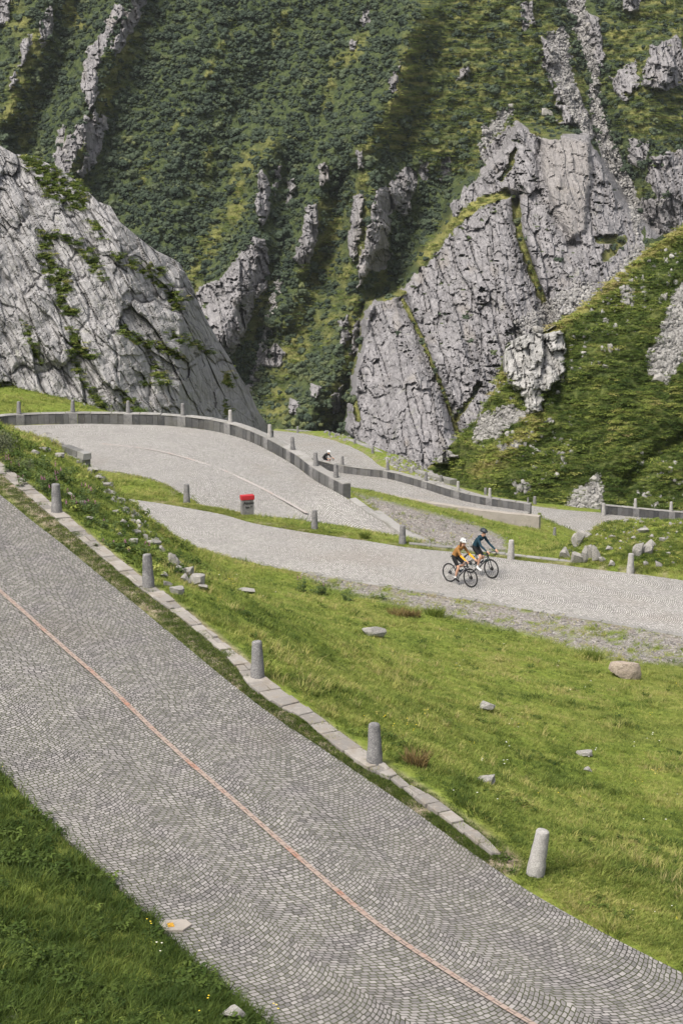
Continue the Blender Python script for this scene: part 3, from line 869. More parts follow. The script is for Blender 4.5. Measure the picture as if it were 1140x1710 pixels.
F_SCREE = [
    [(935, -20), (975, -20), (978, 40), (990, 90), (1000, 150), (1010, 200), (1030, 255), (1050, 300), (1072, 365), (1060, 400), (1045, 330), (1015, 280), (995, 235), (985, 190), (985, 120), (955, 40)],
    [(912, 55), (945, 45), (950, 100), (960, 150), (985, 220), (970, 225), (935, 160), (918, 110)], [(805, 215), (845, 180), (858, 182), (835, 215), (815, 240), (800, 260)],
    [(462, 470), (472, 472), (456, 520), (445, 570), (432, 620), (418, 660), (408, 655), (428, 600), (440, 545)], [(1000, 480), (1070, 400), (1078, 420), (1010, 500)], [(860, 540), (960, 470), (1000, 480), (930, 560), (880, 590)]]
F_GRASS = [
    ([(445, 240), (415, 265), (398, 300), (402, 345), (360, 395), (325, 450), (315, 490)], 16), ([(232, 40), (195, 120), (165, 190), (150, 250), (120, 300)], 15),
    ([(20, 20), (60, 60), (40, 130), (15, 200)], 20), ([(110, 10), (130, 40)], 14), ([(605, 60), (590, 90), (560, 110)], 10), ([(690, 60), (668, 150), (640, 200), (612, 245), (608, 320), (600, 400), (580, 455), (560, 520), (545, 570)], 13),
    ([(560, 350), (545, 430), (520, 490), (490, 560), (470, 640), (460, 690)], 20), ([(590, 500), (585, 580), (570, 640), (545, 700)], 12), ([(700, 430), (740, 385), (800, 335), (845, 322)], 11), ([(640, 498), (672, 486)], 6), ([(520, 540), (500, 600)], 20), ([(535, 340), (515, 420), (500, 450)], 9), ([(640, 460), (600, 540), (580, 620)], 9), ([(300, 190), (280, 240)], 5), ([(395, 40), (365, 90), (345, 130)], 6), ([(480, 20), (455, 70)], 6), ([(560, 120), (535, 200)], 7), ([(250, 260), (235, 320)], 6), ([(350, 250), (335, 330)], 7), ([(60, 150), (40, 240)], 9), ([(1010, 60), (1050, 60)], 8), ([(1050, 330), (1090, 300)], 8), ([(445, 470), (420, 560)], 12), ([(780, 470), (700, 440)], 1)]
HEATH = [[(705, -30), (905, -30), (950, 60), (978, 150), (960, 205), (900, 225), (840, 255), (790, 285), (740, 300), (690, 262), (622, 238), (640, 200), (668, 140), (690, 60)], [(1000, 20), (1140, -20), (1240, 80), (1240, 240), (1120, 250), (1040, 220), (1010, 160)]]
n5 = fbm(px / 10, py / 14, 321, 4); n6 = fbm(px / 34, py / 26, 325, 4)
jt = 9 * n5
rock = polys(px + jt, py + jt * .6, F_ROCK, 3.5) 
scree = polys(px + jt, py + jt, F_SCREE, 4)
grass = np.clip(lines(px + 1.2 * jt, py + jt, F_GRASS), 0, 1)
heath = polys(px + 2 * jt, py + 2 * jt, HEATH, 16)
ledge = np.clip(lines(px + .6 * jt, py + .4 * jt, [([(700, 432), (740, 388), (800, 338), (845, 324)], 10), ([(640, 500), (675, 488)], 5), ([(862, 335), (866, 390), (886, 450), (914, 520), (930, 575)], 8), ([(672, 500), (702, 560), (740, 655), (766, 730)], 4.5), ([(590, 665), (598, 700)], 7), ([(760, 700), (790, 660), (800, 640)], 6), ([(930, 190), (890, 215), (960, 215)], 12), ([(1010, 430), (1040, 400), (1000, 400)], 10), ([(860, 250), (850, 280), (835, 300)], 5)]), 0, 1)
rock = rock * (1 - smooth(.45, .75, ledge + .25 * n5))
rock = rock * (1 - .85 * smooth(.30, .46, fbm(px / 22, py / 8, 335, 4) + .10 * n6) * (1 - .8 * slabA) * (1 - slabC))
# small outcrops that break the shrubs
outc = smooth(.40, .54, fbm(px / 13, py / 24, 331, 4) + .12 * n6 - .06) * smooth(-20, 10, -bd) * .8
hf, cf = slabs(px, py, 12, 4.6, R(78), 341, .28, 1.1)
hg, cg = slabs(px, py, 34, 3.4, R(74), 351, .3, .9)
hh, ch = slabs(px, py, 5.5, 3.0, R(76), 361, .35, 1.1)
hi_, ci_ = slabs(px, py, 14, 2.0, R(24), 371, .35, 1.1)
rough = 1 - .35 * slabC - .25 * slabA
hgt += rock * rough * (3.0 * hf + 5.5 * hg + 1.3 * hh + 1.8 * hi_ - .4 * cf - .7 * cg - .2 * ch) + rock * 2.5
hgt += (1 - rock) * (3.0 * n6 + 1.2 * n5)
hgt += scree * 1.3 * vnoise(px / 3.1, py / 3.1, 381)
P = at_Y(px, py, baseY)
P = toward(P, hgt)
tan = np.clip(slabC * .45 + .5 * smooth(.25, .5, fbm(px / 40, py / 60, 391, 3)) * rock + .5 * lines(px, py, [([(612, 250), (610, 330), (600, 420)], 12), ([(540, 280), (545, 310)], 10)]), 0, 1)
green = np.clip(1.1 - rock * 1.35 - scree * 1.2 - outc * .5, 0, 1.1)
dry = np.clip(.65 * grass * smooth(-.4, .3, n6) + heath * smooth(-.15, .35, fbm(px / 50, py / 8, 395, 4)) * .7 + .7 * ledge * inb, 0, 1)
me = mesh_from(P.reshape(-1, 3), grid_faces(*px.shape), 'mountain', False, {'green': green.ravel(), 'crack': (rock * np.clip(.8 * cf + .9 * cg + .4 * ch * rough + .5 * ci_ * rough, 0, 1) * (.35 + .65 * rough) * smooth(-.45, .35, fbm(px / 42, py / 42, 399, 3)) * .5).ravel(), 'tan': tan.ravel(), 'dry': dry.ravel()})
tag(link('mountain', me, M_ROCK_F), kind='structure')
MOUNT = (P, px, py, rock, scree, grass, heath, outc, ledge, inb)
# ------------------------------------------------------------------ scattered cover: grass, shrubs, loose stone
rng = np.random.default_rng(7)

def sample_grid(P, weight, n, attrs=()):
    """n random points on a grid surface, spread evenly as seen in the picture and thinned by weight"""
    px, py = project(P)
    a = (px[:-1, :-1] - px[1:, 1:]) * (py[:-1, 1:] - py[1:, :-1]) - (px[:-1, 1:] - px[1:, :-1]) * (py[:-1, :-1] - py[1:, 1:])
    a = np.abs(a) * .5
    a[(px[:-1, :-1] < -380) | (px[:-1, :-1] > 1540) | (py[:-1, :-1] < -90) | (py[:-1, :-1] > 2000)] = 0
    w = weight[:-1, :-1] * a
    c = np.cumsum(w.ravel())
    k = np.searchsorted(c, rng.random(n) * c[-1])
    r, q = np.unravel_index(np.minimum(k, w.size - 1), w.shape)
    f, g = rng.random(n), rng.random(n)
    def bl(A):
        e = (lambda z: z[:, None]) if A.ndim == 3 else (lambda z: z)
        return A[r, q] * e((1 - f) * (1 - g)) + A[r + 1, q] * e(f * (1 - g)) + A[r, q + 1] * e((1 - f) * g) + A[r + 1, q + 1] * e(f * g)
    return [bl(P)] + [bl(A) for A in attrs]

def source(name, me, mat):
    o = bpy.data.objects.new(name, me)          # shape to be repeated; never placed in the scene by itself
    me.materials.append(mat)
    return o

def scatter(name, pts, scale, tint, sources, rot=None, kind='stuff', label=None):
    n = len(pts)
    scale = np.asarray(scale, np.float32)
    if scale.ndim == 1: scale = np.repeat(scale[:, None], 3, 1)
    if rot is None:
        rot = np.zeros((n, 3)); rot[:, 2] = rng.random(n) * 6.283
    me = bpy.data.meshes.new(name)
    me.vertices.add(n); me.vertices.foreach_set('co', np.asarray(pts, np.float32).ravel())
    for nm, typ, v in (('tint', 'FLOAT', tint), ('pick', 'INT', rng.integers(0, len(sources), n))):
        me.attributes.new(nm, typ, 'POINT').data.foreach_set('value', np.asarray(v, np.float32 if typ == 'FLOAT' else np.int32))
    for nm, v in (('size', scale), ('turn', rot)):
        me.attributes.new(nm, 'FLOAT_VECTOR', 'POINT').data.foreach_set('vector', np.asarray(v, np.float32).ravel())
    o = link(name, me)
    ng = bpy.data.node_groups.new(name, 'GeometryNodeTree')
    ng.interface.new_socket('Geometry', in_out='INPUT', socket_type='NodeSocketGeometry')
    ng.interface.new_socket('Geometry', in_out='OUTPUT', socket_type='NodeSocketGeometry')
    N, L = ng.nodes, ng.links
    gi, go = N.new('NodeGroupInput'), N.new('NodeGroupOutput')
    g2 = N.new('GeometryNodeGeometryToInstance')
    for s in sources:
        oi = N.new('GeometryNodeObjectInfo'); oi.inputs['Object'].default_value = s
        L.new(oi.outputs['Geometry'], g2.inputs[0])
    ip = N.new('GeometryNodeInstanceOnPoints'); ip.inputs['Pick Instance'].default_value = True
    def na(nm, typ):
        q = N.new('GeometryNodeInputNamedAttribute'); q.data_type = typ; q.inputs['Name'].default_value = nm
        return q.outputs['Attribute']
    L.new(gi.outputs[0], ip.inputs['Points']); L.new(g2.outputs[0], ip.inputs['Instance'])
    L.new(na('pick', 'INT'), ip.inputs['Instance Index'])
    L.new(na('size', 'FLOAT_VECTOR'), ip.inputs['Scale'])
    er = N.new('FunctionNodeEulerToRotation')
    L.new(na('turn', 'FLOAT_VECTOR'), er.inputs[0]); L.new(er.outputs[0], ip.inputs['Rotation'])
    L.new(ip.outputs[0], go.inputs[0])
    o.modifiers.new('scatter', 'NODES').node_group = ng
    tag(o, kind=kind)
    return o

def leaf_material(name, stops, trans=.25, var=.25, rough=.7):
    t = NT(name)
    tint = t.attr('tint', 'INSTANCER')
    col = t.ramp(tint, stops)
    sh = t.attr('shade')
    hv = t.n('HueSaturation'); t.put(hv.inputs['Color'], col)
    t.put(hv.inputs['Value'], t.math('ADD', 1 - var, t.math('MULTIPLY', sh, 2 * var)))
    t.done(hv.outputs[0], rough, None, .25)
    tr = t.n('BsdfTranslucent', None, Color=hv.outputs[0])
    mx = t.n('MixShader', None, Fac=trans)
    t.t.links.new(t.b.outputs[0], mx.inputs[1]); t.t.links.new(tr.outputs[0], mx.inputs[2])
    t.t.links.new(mx.outputs[0], t.out.inputs[0])
    return t.m

def tuft_mesh(n, radius, height, width, lean, seed, segs=2):
    g = np.random.default_rng(seed)
    V, Fc, S = [], [], []
    for k in range(n):
        a = g.random() * 6.283; r = radius * math.sqrt(g.random())
        b = np.array([r * math.cos(a), r * math.sin(a), -.02])
        h = height * (.45 + .75 * g.random()); la = a + g.normal() * .9; le = lean * (.3 + g.random()) * h
        wd = width * (.7 + .6 * g.random()); wa = g.random() * 6.283
        wv = np.array([math.cos(wa), math.sin(wa), 0]) * wd / 2
        i0 = len(V)
        for s in range(segs + 1):
            f = s / segs
            c = b + np.array([math.cos(la) * le * f * f, math.sin(la) * le * f * f, h * f * (1 - .25 * lean * f)])
            if s < segs:
                V += [c - wv * (1 - .5 * f), c + wv * (1 - .5 * f)]
            else:
                V.append(c)
        for s in range(segs - 1):
            Fc.append((i0 + 2 * s, i0 + 2 * s + 1, i0 + 2 * s + 3, i0 + 2 * s + 2))
        Fc.append((i0 + 2 * segs - 2, i0 + 2 * segs - 1, i0 + 2 * segs))
        S += [g.random()] * (2 * segs + 1)
    return mesh_from(V, Fc, 'grass_tuft', True, {'shade': S})

def blob_bush(seed, leaves=90, leaf=.17):
    """an alder: rounded leafy lobes with loose leaves standing off them"""
    g = np.random.default_rng(seed)
    V, Fc, S = [], [], []
    for q in range(7):
        c = g.normal(size=3) * np.array([.42, .42, .2]) + np.array([0, 0, .42]); r = .26 + .22 * g.random()
        bm = bmesh.new(); bmesh.ops.create_icosphere(bm, subdivisions=2, radius=1)
        i = len(V); sh = g.random()
        for v in bm.verts:
            k = r * (1 + .22 * g.normal() * .6)
            V.append(c + np.array(v.co) * [k, k, k * .9]); S.append(np.clip(sh * .6 + .4 * g.random(), 0, 1))
        bm.verts.index_update()
        for f in bm.faces: Fc.append(tuple(i + v.index for v in f.verts))
        bm.free()
        for k in range(leaves // 7):
            d = g.normal(size=3); d /= np.linalg.norm(d); d[2] = abs(d[2]) if g.random() < .8 else d[2]
            p = c + d * r * (1.0 + .18 * g.random())
            n = d + g.normal(size=3) * .5; n /= np.linalg.norm(n); u = np.cross(n, g.normal(size=3)); u /= np.linalg.norm(u); w = np.cross(n, u)
            L = leaf * (.6 + .8 * g.random()); i = len(V)
            V += [p - u * L * .5, p + w * L * .35, p + u * L * .6, p - w * L * .35]; Fc.append((i, i + 1, i + 2, i + 3)); S += [g.random()] * 4
    return mesh_from(V, Fc, 'bush', False, {'shade': S})

def clump_mesh(n, leaf, seed, flat=.75, up=.3):
    """a bush: leaf-sized faces through several lobes of a crown"""
    g = np.random.default_rng(seed)
    lobes = [(g.normal(size=3) * np.array([.38, .38, .22]) + np.array([0, 0, .38]), .34 + .22 * g.random()) for _ in range(7)]
    V, Fc, S = [], [], []
    for k in range(n):
        c, r = lobes[k % 7]
        d = g.normal(size=3); d /= np.linalg.norm(d)
        d[2] = d[2] if d[2] > -.3 else -d[2]
        p = c + d * r * (.55 + .5 * g.random()); p[2] = p[2] * flat
        if p[2] < -.05: p[2] = g.random() * .1
        nrm = d + g.normal(size=3) * .4 + np.array([0, 0, up]); nrm /= np.linalg.norm(nrm)
        u = np.cross(nrm, g.normal(size=3)); u /= np.linalg.norm(u); w = np.cross(nrm, u)
        L = leaf * (.6 + .8 * g.random()); i0 = len(V)
        V += [p - u * L * .5, p + w * L * .32, p + u * L * .6, p - w * L * .32]
        Fc.append((i0, i0 + 1, i0 + 2, i0 + 3)); S += [g.random()] * 4
    return mesh_from(V, Fc, 'bush', False, {'shade': S})

def stone_mesh(seed, sub=2, cuts=9, flat=.75):
    g = np.random.default_rng(seed)
    bm = bmesh.new()
    bmesh.ops.create_icosphere(bm, subdivisions=sub, radius=1)
    nr = g.normal(size=(cuts, 3)); nr /= np.linalg.norm(nr, axis=1)[:, None]
    ds = .34 + .34 * g.random(cuts)
    for v in bm.verts:
        c = np.array(v.co)
        for q in range(cuts):
            e = c @ nr[q] - ds[q]
            if e > 0: c = c - nr[q] * e * .93
        c += g.normal(size=3) * .02
        v.co = c * np.array([1.1, .9, flat])
    me = bpy.data.meshes.new('stone')
    bm.to_mesh(me); bm.free()
    return me

GRASS_STOPS = [(0, (.035, .065, .010)), (.33, (.085, .125, .022)), (.6, (.20, .248, .05)), (.8, (.34, .335, .10)), (1, (.36, .31, .14))]
M_GRASS = leaf_material('grass_blades', GRASS_STOPS, .3, .25)
M_BUSH = leaf_material('alder_leaves', [(0, (.030, .046, .030)), (.5, (.062, .085, .050)), (1, (.15, .165, .06))], .15, .3)
def stone_scatter_material():
    t = NT('loose_stone')
    tint = t.attr('tint', 'INSTANCER')
    o = t.obj()
    col = t.ramp(tint, [(0, (.13, .125, .122)), (.6, (.24, .232, .226)), (1, (.36, .35, .335))])
    n = t.noise(o, 3.0, 4, .65)
    col = t.mix(t.math('MULTIPLY', t.step(n, .45, .7), .45), col, (.22, .215, .20))
    return t.done(col, .9, t.bump(n, .4, .05), .15)
M_STONE = stone_scatter_material()

short = [source('grass_tuft', tuft_mesh(26, .13, .062, .009, .9, s), M_GRASS) for s in (1, 2, 3, 4)]
mid = [source('grass_tuft', tuft_mesh(24, .14, .17, .010, .8, s), M_GRASS) for s in (5, 6, 7)]
tall = [source('grass_tuft', tuft_mesh(34, .17, .34, .012, .75, s, 3), M_GRASS) for s in (8, 9, 10)]
weed = [source('leafy_weed', clump_mesh(60, .30, s, .8, .8), M_GRASS) for s in (11, 12)]
bush = [source('bush', blob_bush(s), M_BUSH) for s in (21, 22, 23, 24)]
heather = [source('heather', clump_mesh(110, .17, s, .5, .7), M_GRASS) for s in (31, 32, 33)]
stones = [source('stone', stone_mesh(s), M_STONE) for s in range(41, 47)]

# meadow and verges
free = (RSD < -.06) & (gy < 126)
bare = np.clip(grav * 1.0 + dirt * .9, 0, 1)
left_lush = (poly_sd(gx, gy, np.vstack([n_left[:, :2], [(-30, 10), (-30, 80)]])) > 0)
left_lush = (gpx < np.interp(gpy, [880, 1285, 1388, 1545, 1692, 1930], [-420, 0, 100, 265, 430, 760]) + 4) & (gy < 60)
verge_d, _ = line_d(gx, gy, resample(n_right, step=.5)[:, :2])
verge = (verge_d < .75) & (gpx > -50) & (gpx < 835) & (gy < 60) & ~left_lush
wgt = free * (1 - .93 * bare)
meadow_w = np.where(left_lush | verge, 0, wgt)
tn = .61 + .5 * fbm(gx * .35, gy * .35, 411, 4) + .34 * fbm(gx * 1.3, gy * 1.3, 415, 3)
tn = tn - .16 * smooth(46, 40, gy) * smooth(.5, 1.5, gy * 0 + 1)
tn = tn - .22 * smooth(60, 52, gy) * (gpx < 330) * (gpy < 960)
lush_n = fbm(gx * .8, gy * .8, 421, 4)
p, t_, l_ = sample_grid(GP, meadow_w, 88000, (tn, lush_n))
far = smooth(45, 90, p[:, 1])
s = (.75 + .6 * rng.random(len(p))) * (1 + .9 * far)
s *= 1 + .5 * smooth(.1, .5, l_)
scatter('meadow_grass', p, np.stack([s, s, s * (.8 + .5 * rng.random(len(p)))], -1), np.clip(t_ + .13 * rng.normal(size=len(p)), 0, 1), short)
p, t_, l_ = sample_grid(GP, meadow_w * smooth(.0, .45, lush_n), 5200, (tn, lush_n))
s = (.6 + .6 * rng.random(len(p))) * (1 + .5 * smooth(45, 90, p[:, 1]))
scatter('long_grass', p, s, np.clip(t_ - .12 + .2 * rng.normal(size=len(p)), 0, 1), mid)
p, t_ = sample_grid(GP, meadow_w * smooth(.05, .45, fbm(gx * .7, gy * .7, 419, 3)) * (gy < 75), 1500, (tn,))
scatter('meadow_weeds', p, .05 + .10 * rng.random(len(p)), np.clip(t_ - .25 + .16 * rng.normal(size=len(p)), 0, 1), weed)
p, t_ = sample_grid(GP, meadow_w * smooth(.1, .5, fbm(gx * .45, gy * .45, 420, 3)), 1500, (tn,))
scatter('dry_stalks', p, .8 + .6 * rng.random(len(p)), np.clip(.85 + .12 * rng.normal(size=len(p)), 0, 1), mid)
# bank at the left: rougher growth
bank = meadow_w * (gpy < 965) * (gpx < 350) * (gy < 62) * smooth(-.4, .2, lush_n)
p, t_ = sample_grid(GP, bank, 620, (tn,))
scatter('bank_weeds', p, (.08 + .16 * rng.random(len(p))), np.clip(t_ - .2 + .2 * rng.normal(size=len(p)), 0, 1), weed)
# grass left of the near road
p, t_ = sample_grid(GP, left_lush * free * 1.0, 15000, (tn,))
s = .55 + .75 * rng.random(len(p)) * (1 + .4 * fbm(p[:, 0] * .9, p[:, 1] * .9, 431, 2))
scatter('verge_grass', p, s, np.clip(.17 + .45 * fbm(p[:, 0] * .7, p[:, 1] * .7, 433, 3) + .14 * rng.normal(size=len(p)), 0, 1), mid)
p, = sample_grid(GP, left_lush * free * smooth(-.1, .25, lush_n), 1800)
scatter('verge_weeds', p, .07 + .15 * rng.random(len(p)) ** 1.5, np.clip(.17 + .15 * rng.normal(size=len(p)), 0, 1), weed)
# green strip between cobbles and kerb
vw = verge * smooth(-.7, -.1, fbm(gx * 1.1, gy * 1.1, 441, 3)) * smooth(.55, .35, verge_d) * (RSD < .12)
p, = sample_grid(GP, vw.astype(float), 6500)
p[:, 2] += .02
scatter('kerb_moss', p, np.stack([.55 + .4 * rng.random(len(p)), .55 + .4 * rng.random(len(p)), .4 + .5 * rng.random(len(p))], -1), np.clip(.25 + .2 * rng.normal(size=len(p)), 0, 1), short)
# tufts along the edges of the other roads
rw = (RSD < -.0) & (RSD > -.55) & (gy > 60) & (gy < 128)
p, = sample_grid(GP, rw * smooth(-.3, .2, fbm(gx * .9, gy * .9, 443, 3)), 4000)
scatter('road_edge_grass', p, .8 + .6 * rng.random(len(p)), np.clip(.5 + .2 * rng.normal(size=len(p)), 0, 1), short)
# tufts rooted in the joints of the near kerb
E0 = resample((resample(n_kin, n=200) * .45 + resample(n_kout, n=200) * .55), step=.02)
E0 = E0[rng.random(len(E0)) < np.clip(.9 * fbm(E0[:, 0] * .9, E0[:, 1] * .9, 448, 3) - .08 + .25 * (E0[:, 1] < 33), 0, 1)]
E0[:, :2] += rng.normal(size=(len(E0), 2)) * .13; E0[:, 2] -= .05
scatter('kerb_joint_grass', E0, .55 + .4 * rng.random(len(E0)), np.clip(.38 + .2 * rng.normal(size=len(E0)), 0, 1), short)
# grass line between the cobbles and the outer kerb of the middle road
E0 = resample(pz([q for q in m_up if q[0] >= 190]), step=.007)
_t = np.gradient(E0[:, :2], axis=0); _t /= np.linalg.norm(_t, axis=1)[:, None]
E0 = E0[rng.random(len(E0)) < np.clip(.35 + 1.2 * fbm(E0[:, 0] * .7, E0[:, 1] * .7, 447, 3) + .4 * (E0[:, 0] < 3), .04, 1)]
_t = np.gradient(E0[:, :2], axis=0); _t /= np.linalg.norm(_t, axis=1)[:, None] + 1e-9
sh_ = (-.02 - (.5 + .25 * (E0[:, 0] < 3)) * rng.random(len(E0)))
E0[:, 0] -= _t[:, 1] * sh_; E0[:, 1] += _t[:, 0] * sh_; E0[:, 2] -= .02
scatter('kerb_grass', E0, .9 + .6 * rng.random(len(E0)), np.clip(.58 + .16 * rng.normal(size=len(E0)), 0, 1), short)
# small flowers in the verge
def flower_mesh(seed):
    g = np.random.default_rng(seed); V, Fc = [], []
    for k in range(3):
        c = np.array([g.normal() * .12, g.normal() * .12, .26 + .14 * g.random()]); a0 = g.random() * 6
        i = len(V); V += [c + np.array([math.cos(a0 + q * 1.257) * .016, math.sin(a0 + q * 1.257) * .016, .004 * (q % 2)]) for q in range(5)]; Fc.append((i, i + 1, i + 2, i + 3, i + 4))
    return mesh_from(V, Fc, 'flower', False, {'shade': [.5] * len(V)})
M_FLOW = leaf_material('flower_petals', [(0, (.75, .55, .03)), (.55, (.75, .62, .10)), (.6, (.75, .74, .68)), (1, (.8, .8, .76))], .2, .1)
fl = [source('flower', flower_mesh(s), M_FLOW) for s in (1, 2, 3)]
p, = sample_grid(GP, left_lush * free * smooth(-.1, .4, fbm(gx * .9, gy * .9, 449, 3)), 40)
scatter('verge_flowers', p, .7 + .4 * rng.random(len(p)), rng.random(len(p)), fl)
p, = sample_grid(GP, meadow_w * smooth(.1, .5, fbm(gx * .5, gy * .5, 450, 3)), 200)
scatter('meadow_flowers', p - np.array([0, 0, .14]), .7 + .5 * rng.random(len(p)), rng.random(len(p)), fl)
# loose stone on the verges and the gravel
p, = sample_grid(GP, free * np.clip(grav, 0, 1), 5600)
s = .018 + .05 * rng.random(len(p)) ** 3 + .012 * smooth(60, 90, p[:, 1])
scatter('gravel_stones', p, s, rng.random(len(p)), stones, rot=rng.random((len(p), 3)) * 6)
# crumbling stone edge along the crest of the bank
cl, _ = line_d(gpx + 4 * wn2, gpy, [(30, 712), (60, 722), (99, 740), (147, 782), (175, 812), (206, 846), (230, 872), (254, 900), (276, 926), (306, 955), (330, 975)])
p, = sample_grid(GP, smooth(11, 3, cl) * (gy < 95) * (RSD < -.2) * smooth(-.35, .2, wn2), 420)
scatter('bank_rubble', p, .05 + .14 * rng.random(len(p)) ** 2, .15 + .7 * rng.random(len(p)), stones, rot=rng.random((len(p), 3)) * 6)
# rubble on the outside of the far leg
bx, by = gpx, gpy
rub = polys(gpx + 6 * wn2, gpy + 5 * wn2, [[(640, 752), (690, 765), (725, 788), (750, 806), (735, 812), (690, 800), (655, 785), (640, 770)], [(540, 716), (600, 728), (590, 738), (545, 730)]], 4) * (gy > 138) * (gy < 190)
p, = sample_grid(GP, rub * smooth(-.4, .1, wn2), 900)
scatter('embankment_rubble', p, .07 + .2 * rng.random(len(p)) ** 2.5, .1 + .7 * rng.random(len(p)), stones, rot=rng.random((len(p), 3)) * 6)
p, = sample_grid(GP, (RSD < -.06) * (1 - .9 * rub) * (gy >= 126) * (gy < 196.0), 8500)
scatter('far_verge_grass', p, 1.6 + 1.5 * rng.random(len(p)), np.clip(.62 + .2 * rng.normal(size=len(p)), 0, 1), short)

# mossy hummock beside the middle road
hum = polys(gpx, gpy, [[(935, 905), (985, 882), (1012, 870), (1090, 871), (1200, 876), (1200, 970), (1050, 952), (960, 938), (940, 930)]], 6) * (RSD < -.7) * (gy < 80)
p, a = sample_grid(GP, hum, 1500, (wn2,))
scatter('hummock_moss', p, np.stack([.10 + .16 * rng.random(len(p)), .10 + .16 * rng.random(len(p)), .08 + .12 * rng.random(len(p))], -1), np.clip(.42 + .5 * a + .16 * rng.normal(size=len(p)), 0, 1), heather)
p, = sample_grid(GP, hum * smooth(.0, .3, wn2), 260)
scatter('hummock_stones', p, .03 + .09 * rng.random(len(p)) ** 2, .3 + .6 * rng.random(len(p)), stones, rot=rng.random((len(p), 3)) * 6)
# hillside: heather, bilberry and grass, loose rock
P, px, py, rock, scree, dry, qv = HILL
hn = fbm(px / 46, py / 18, 451, 4); hb = fbm(px / 120, py / 80, 455, 3)
p, a, b, d_ = sample_grid(P, (1 - rock) * (1 - .97 * scree) * (qv < 1.12), 12500, (hn, hb, dry))
s = .14 + .22 * rng.random(len(p)) + .35 * (rng.random(len(p)) < .1) * rng.random(len(p))
scatter('hillside_heath', p, np.stack([s * 1.4, s * 1.3, s * .85], -1), np.clip(.31 + .45 * a + .34 * b + .5 * d_ + .17 * rng.normal(size=len(p)), 0, 1), heather)
p, = sample_grid(P, scree * (qv < 1.1), 2600)
scatter('scree', p, .10 + .22 * rng.random(len(p)) ** 1.8, .15 + .75 * rng.random(len(p)), stones, rot=rng.random((len(p), 3)) * 6)
sw = np.clip(polys(px, py, [[(780, 700), (900, 560), (960, 560), (900, 720), (880, 800), (800, 760)], [(1010, 460), (1140, 400), (1140, 480), (1040, 560), (960, 640), (900, 660)], [(1060, 760), (1140, 740), (1140, 850), (1060, 850)], [(850, 690), (960, 700), (950, 800), (860, 830)]], 20) * smooth(.02, .34, fbm(px / 15, py / 10, 461, 3)), 0, 1)
p, = sample_grid(P, sw * (1 - rock) * (qv < 1.05), 650)
scatter('hillside_stones', p, .06 + .26 * rng.random(len(p)) ** 3, .35 + .65 * rng.random(len(p)), stones, rot=rng.random((len(p), 3)) * 6)

# mountain: alder scrub, heath, scree
P, px, py, rock, scree, grass, heath, outc, ledge, inb = MOUNT
mn = fbm(px / 60, py / 40, 471, 4)
w = np.clip(1 - 1.3 * rock, 0, 1) * (1 - scree) * (1 - .85 * grass) * (1 - .72 * heath) * (1 - .8 * inb) * (1 - outc) * smooth(-.75, -.15, mn + .3 * fbm(px / 14, py / 12, 473, 3))
p, a = sample_grid(P, w, 15000, (mn,))
pp, qq = project(p)
s = .55 + .55 * rng.random(len(p)) + .75 * (rng.random(len(p)) < .2) * rng.random(len(p)) + .9 * (rng.random(len(p)) < .05)
tint = .24 + .3 * a + .19 * rng.normal(size=len(p)) + .28 * smooth(480, 640, qq) * smooth(400, 430, pp)
scatter('alder_scrub', p - np.array([0, 0, .15]), np.stack([s, s, s * .95], -1), np.clip(tint, 0, 1), bush)
w = np.clip(heath + .6 * grass + .5 * ledge, 0, 1) * np.clip(1 - 1.2 * rock, 0, 1) * (1 - scree)
hs_ = fbm(px / 46, py / 9, 481, 4)
p, a = sample_grid(P, w, 6500, (hs_,))
s = .5 + .6 * rng.random(len(p))
scatter('mountain_heath', p - np.array([0, 0, .1]), np.stack([s * 1.6, s * 1.2, s * .6], -1), np.clip(.40 + .42 * a + .12 * rng.normal(size=len(p)), 0, 1), heather)
p, = sample_grid(P, scree, 7500)
scatter('gully_scree', p, .2 + .55 * rng.random(len(p)) ** 3, .25 + .7 * rng.random(len(p)), stones, rot=rng.random((len(p), 3)) * 6)

# grass on the dome's ledges
P, px, py, green, qv = DOME
p, = sample_grid(P, green * (qv < 1.1) * (qv > 0), 1900)
s = .16 + .2 * rng.random(len(p))
scatter('ledge_grass', p, np.stack([s * 1.3, s * 1.3, s * .8], -1), np.clip(.35 + .22 * rng.normal(size=len(p)), 0, 1), heather)
# ------------------------------------------------------------------ things: walls, kerbs, bollards, stones, plants
def ground_hit(px, py, y0=14.0, y1=205.0):
    Ys = y0 * np.exp(np.linspace(0, math.log(y1 / y0), 1600))
    p = at_Y(px, py, Ys)
    d = p[:, 2] - ground(p[:, 0], p[:, 1])
    k = int(np.argmax(d < 0)) if (d < 0).any() else len(Ys) - 1
    return p[k]

def surf_hit(S, px, py):
    """point of a hillside grid closest to a pixel"""
    P, gx_, gy_ = S[0], S[1], S[2]
    q = np.hypot(gx_ - px, gy_ - py); q[S[-1] > 1.0] = 1e9
    r, c = np.unravel_index(np.argmin(q), q.shape)
    return P[r, c].copy()

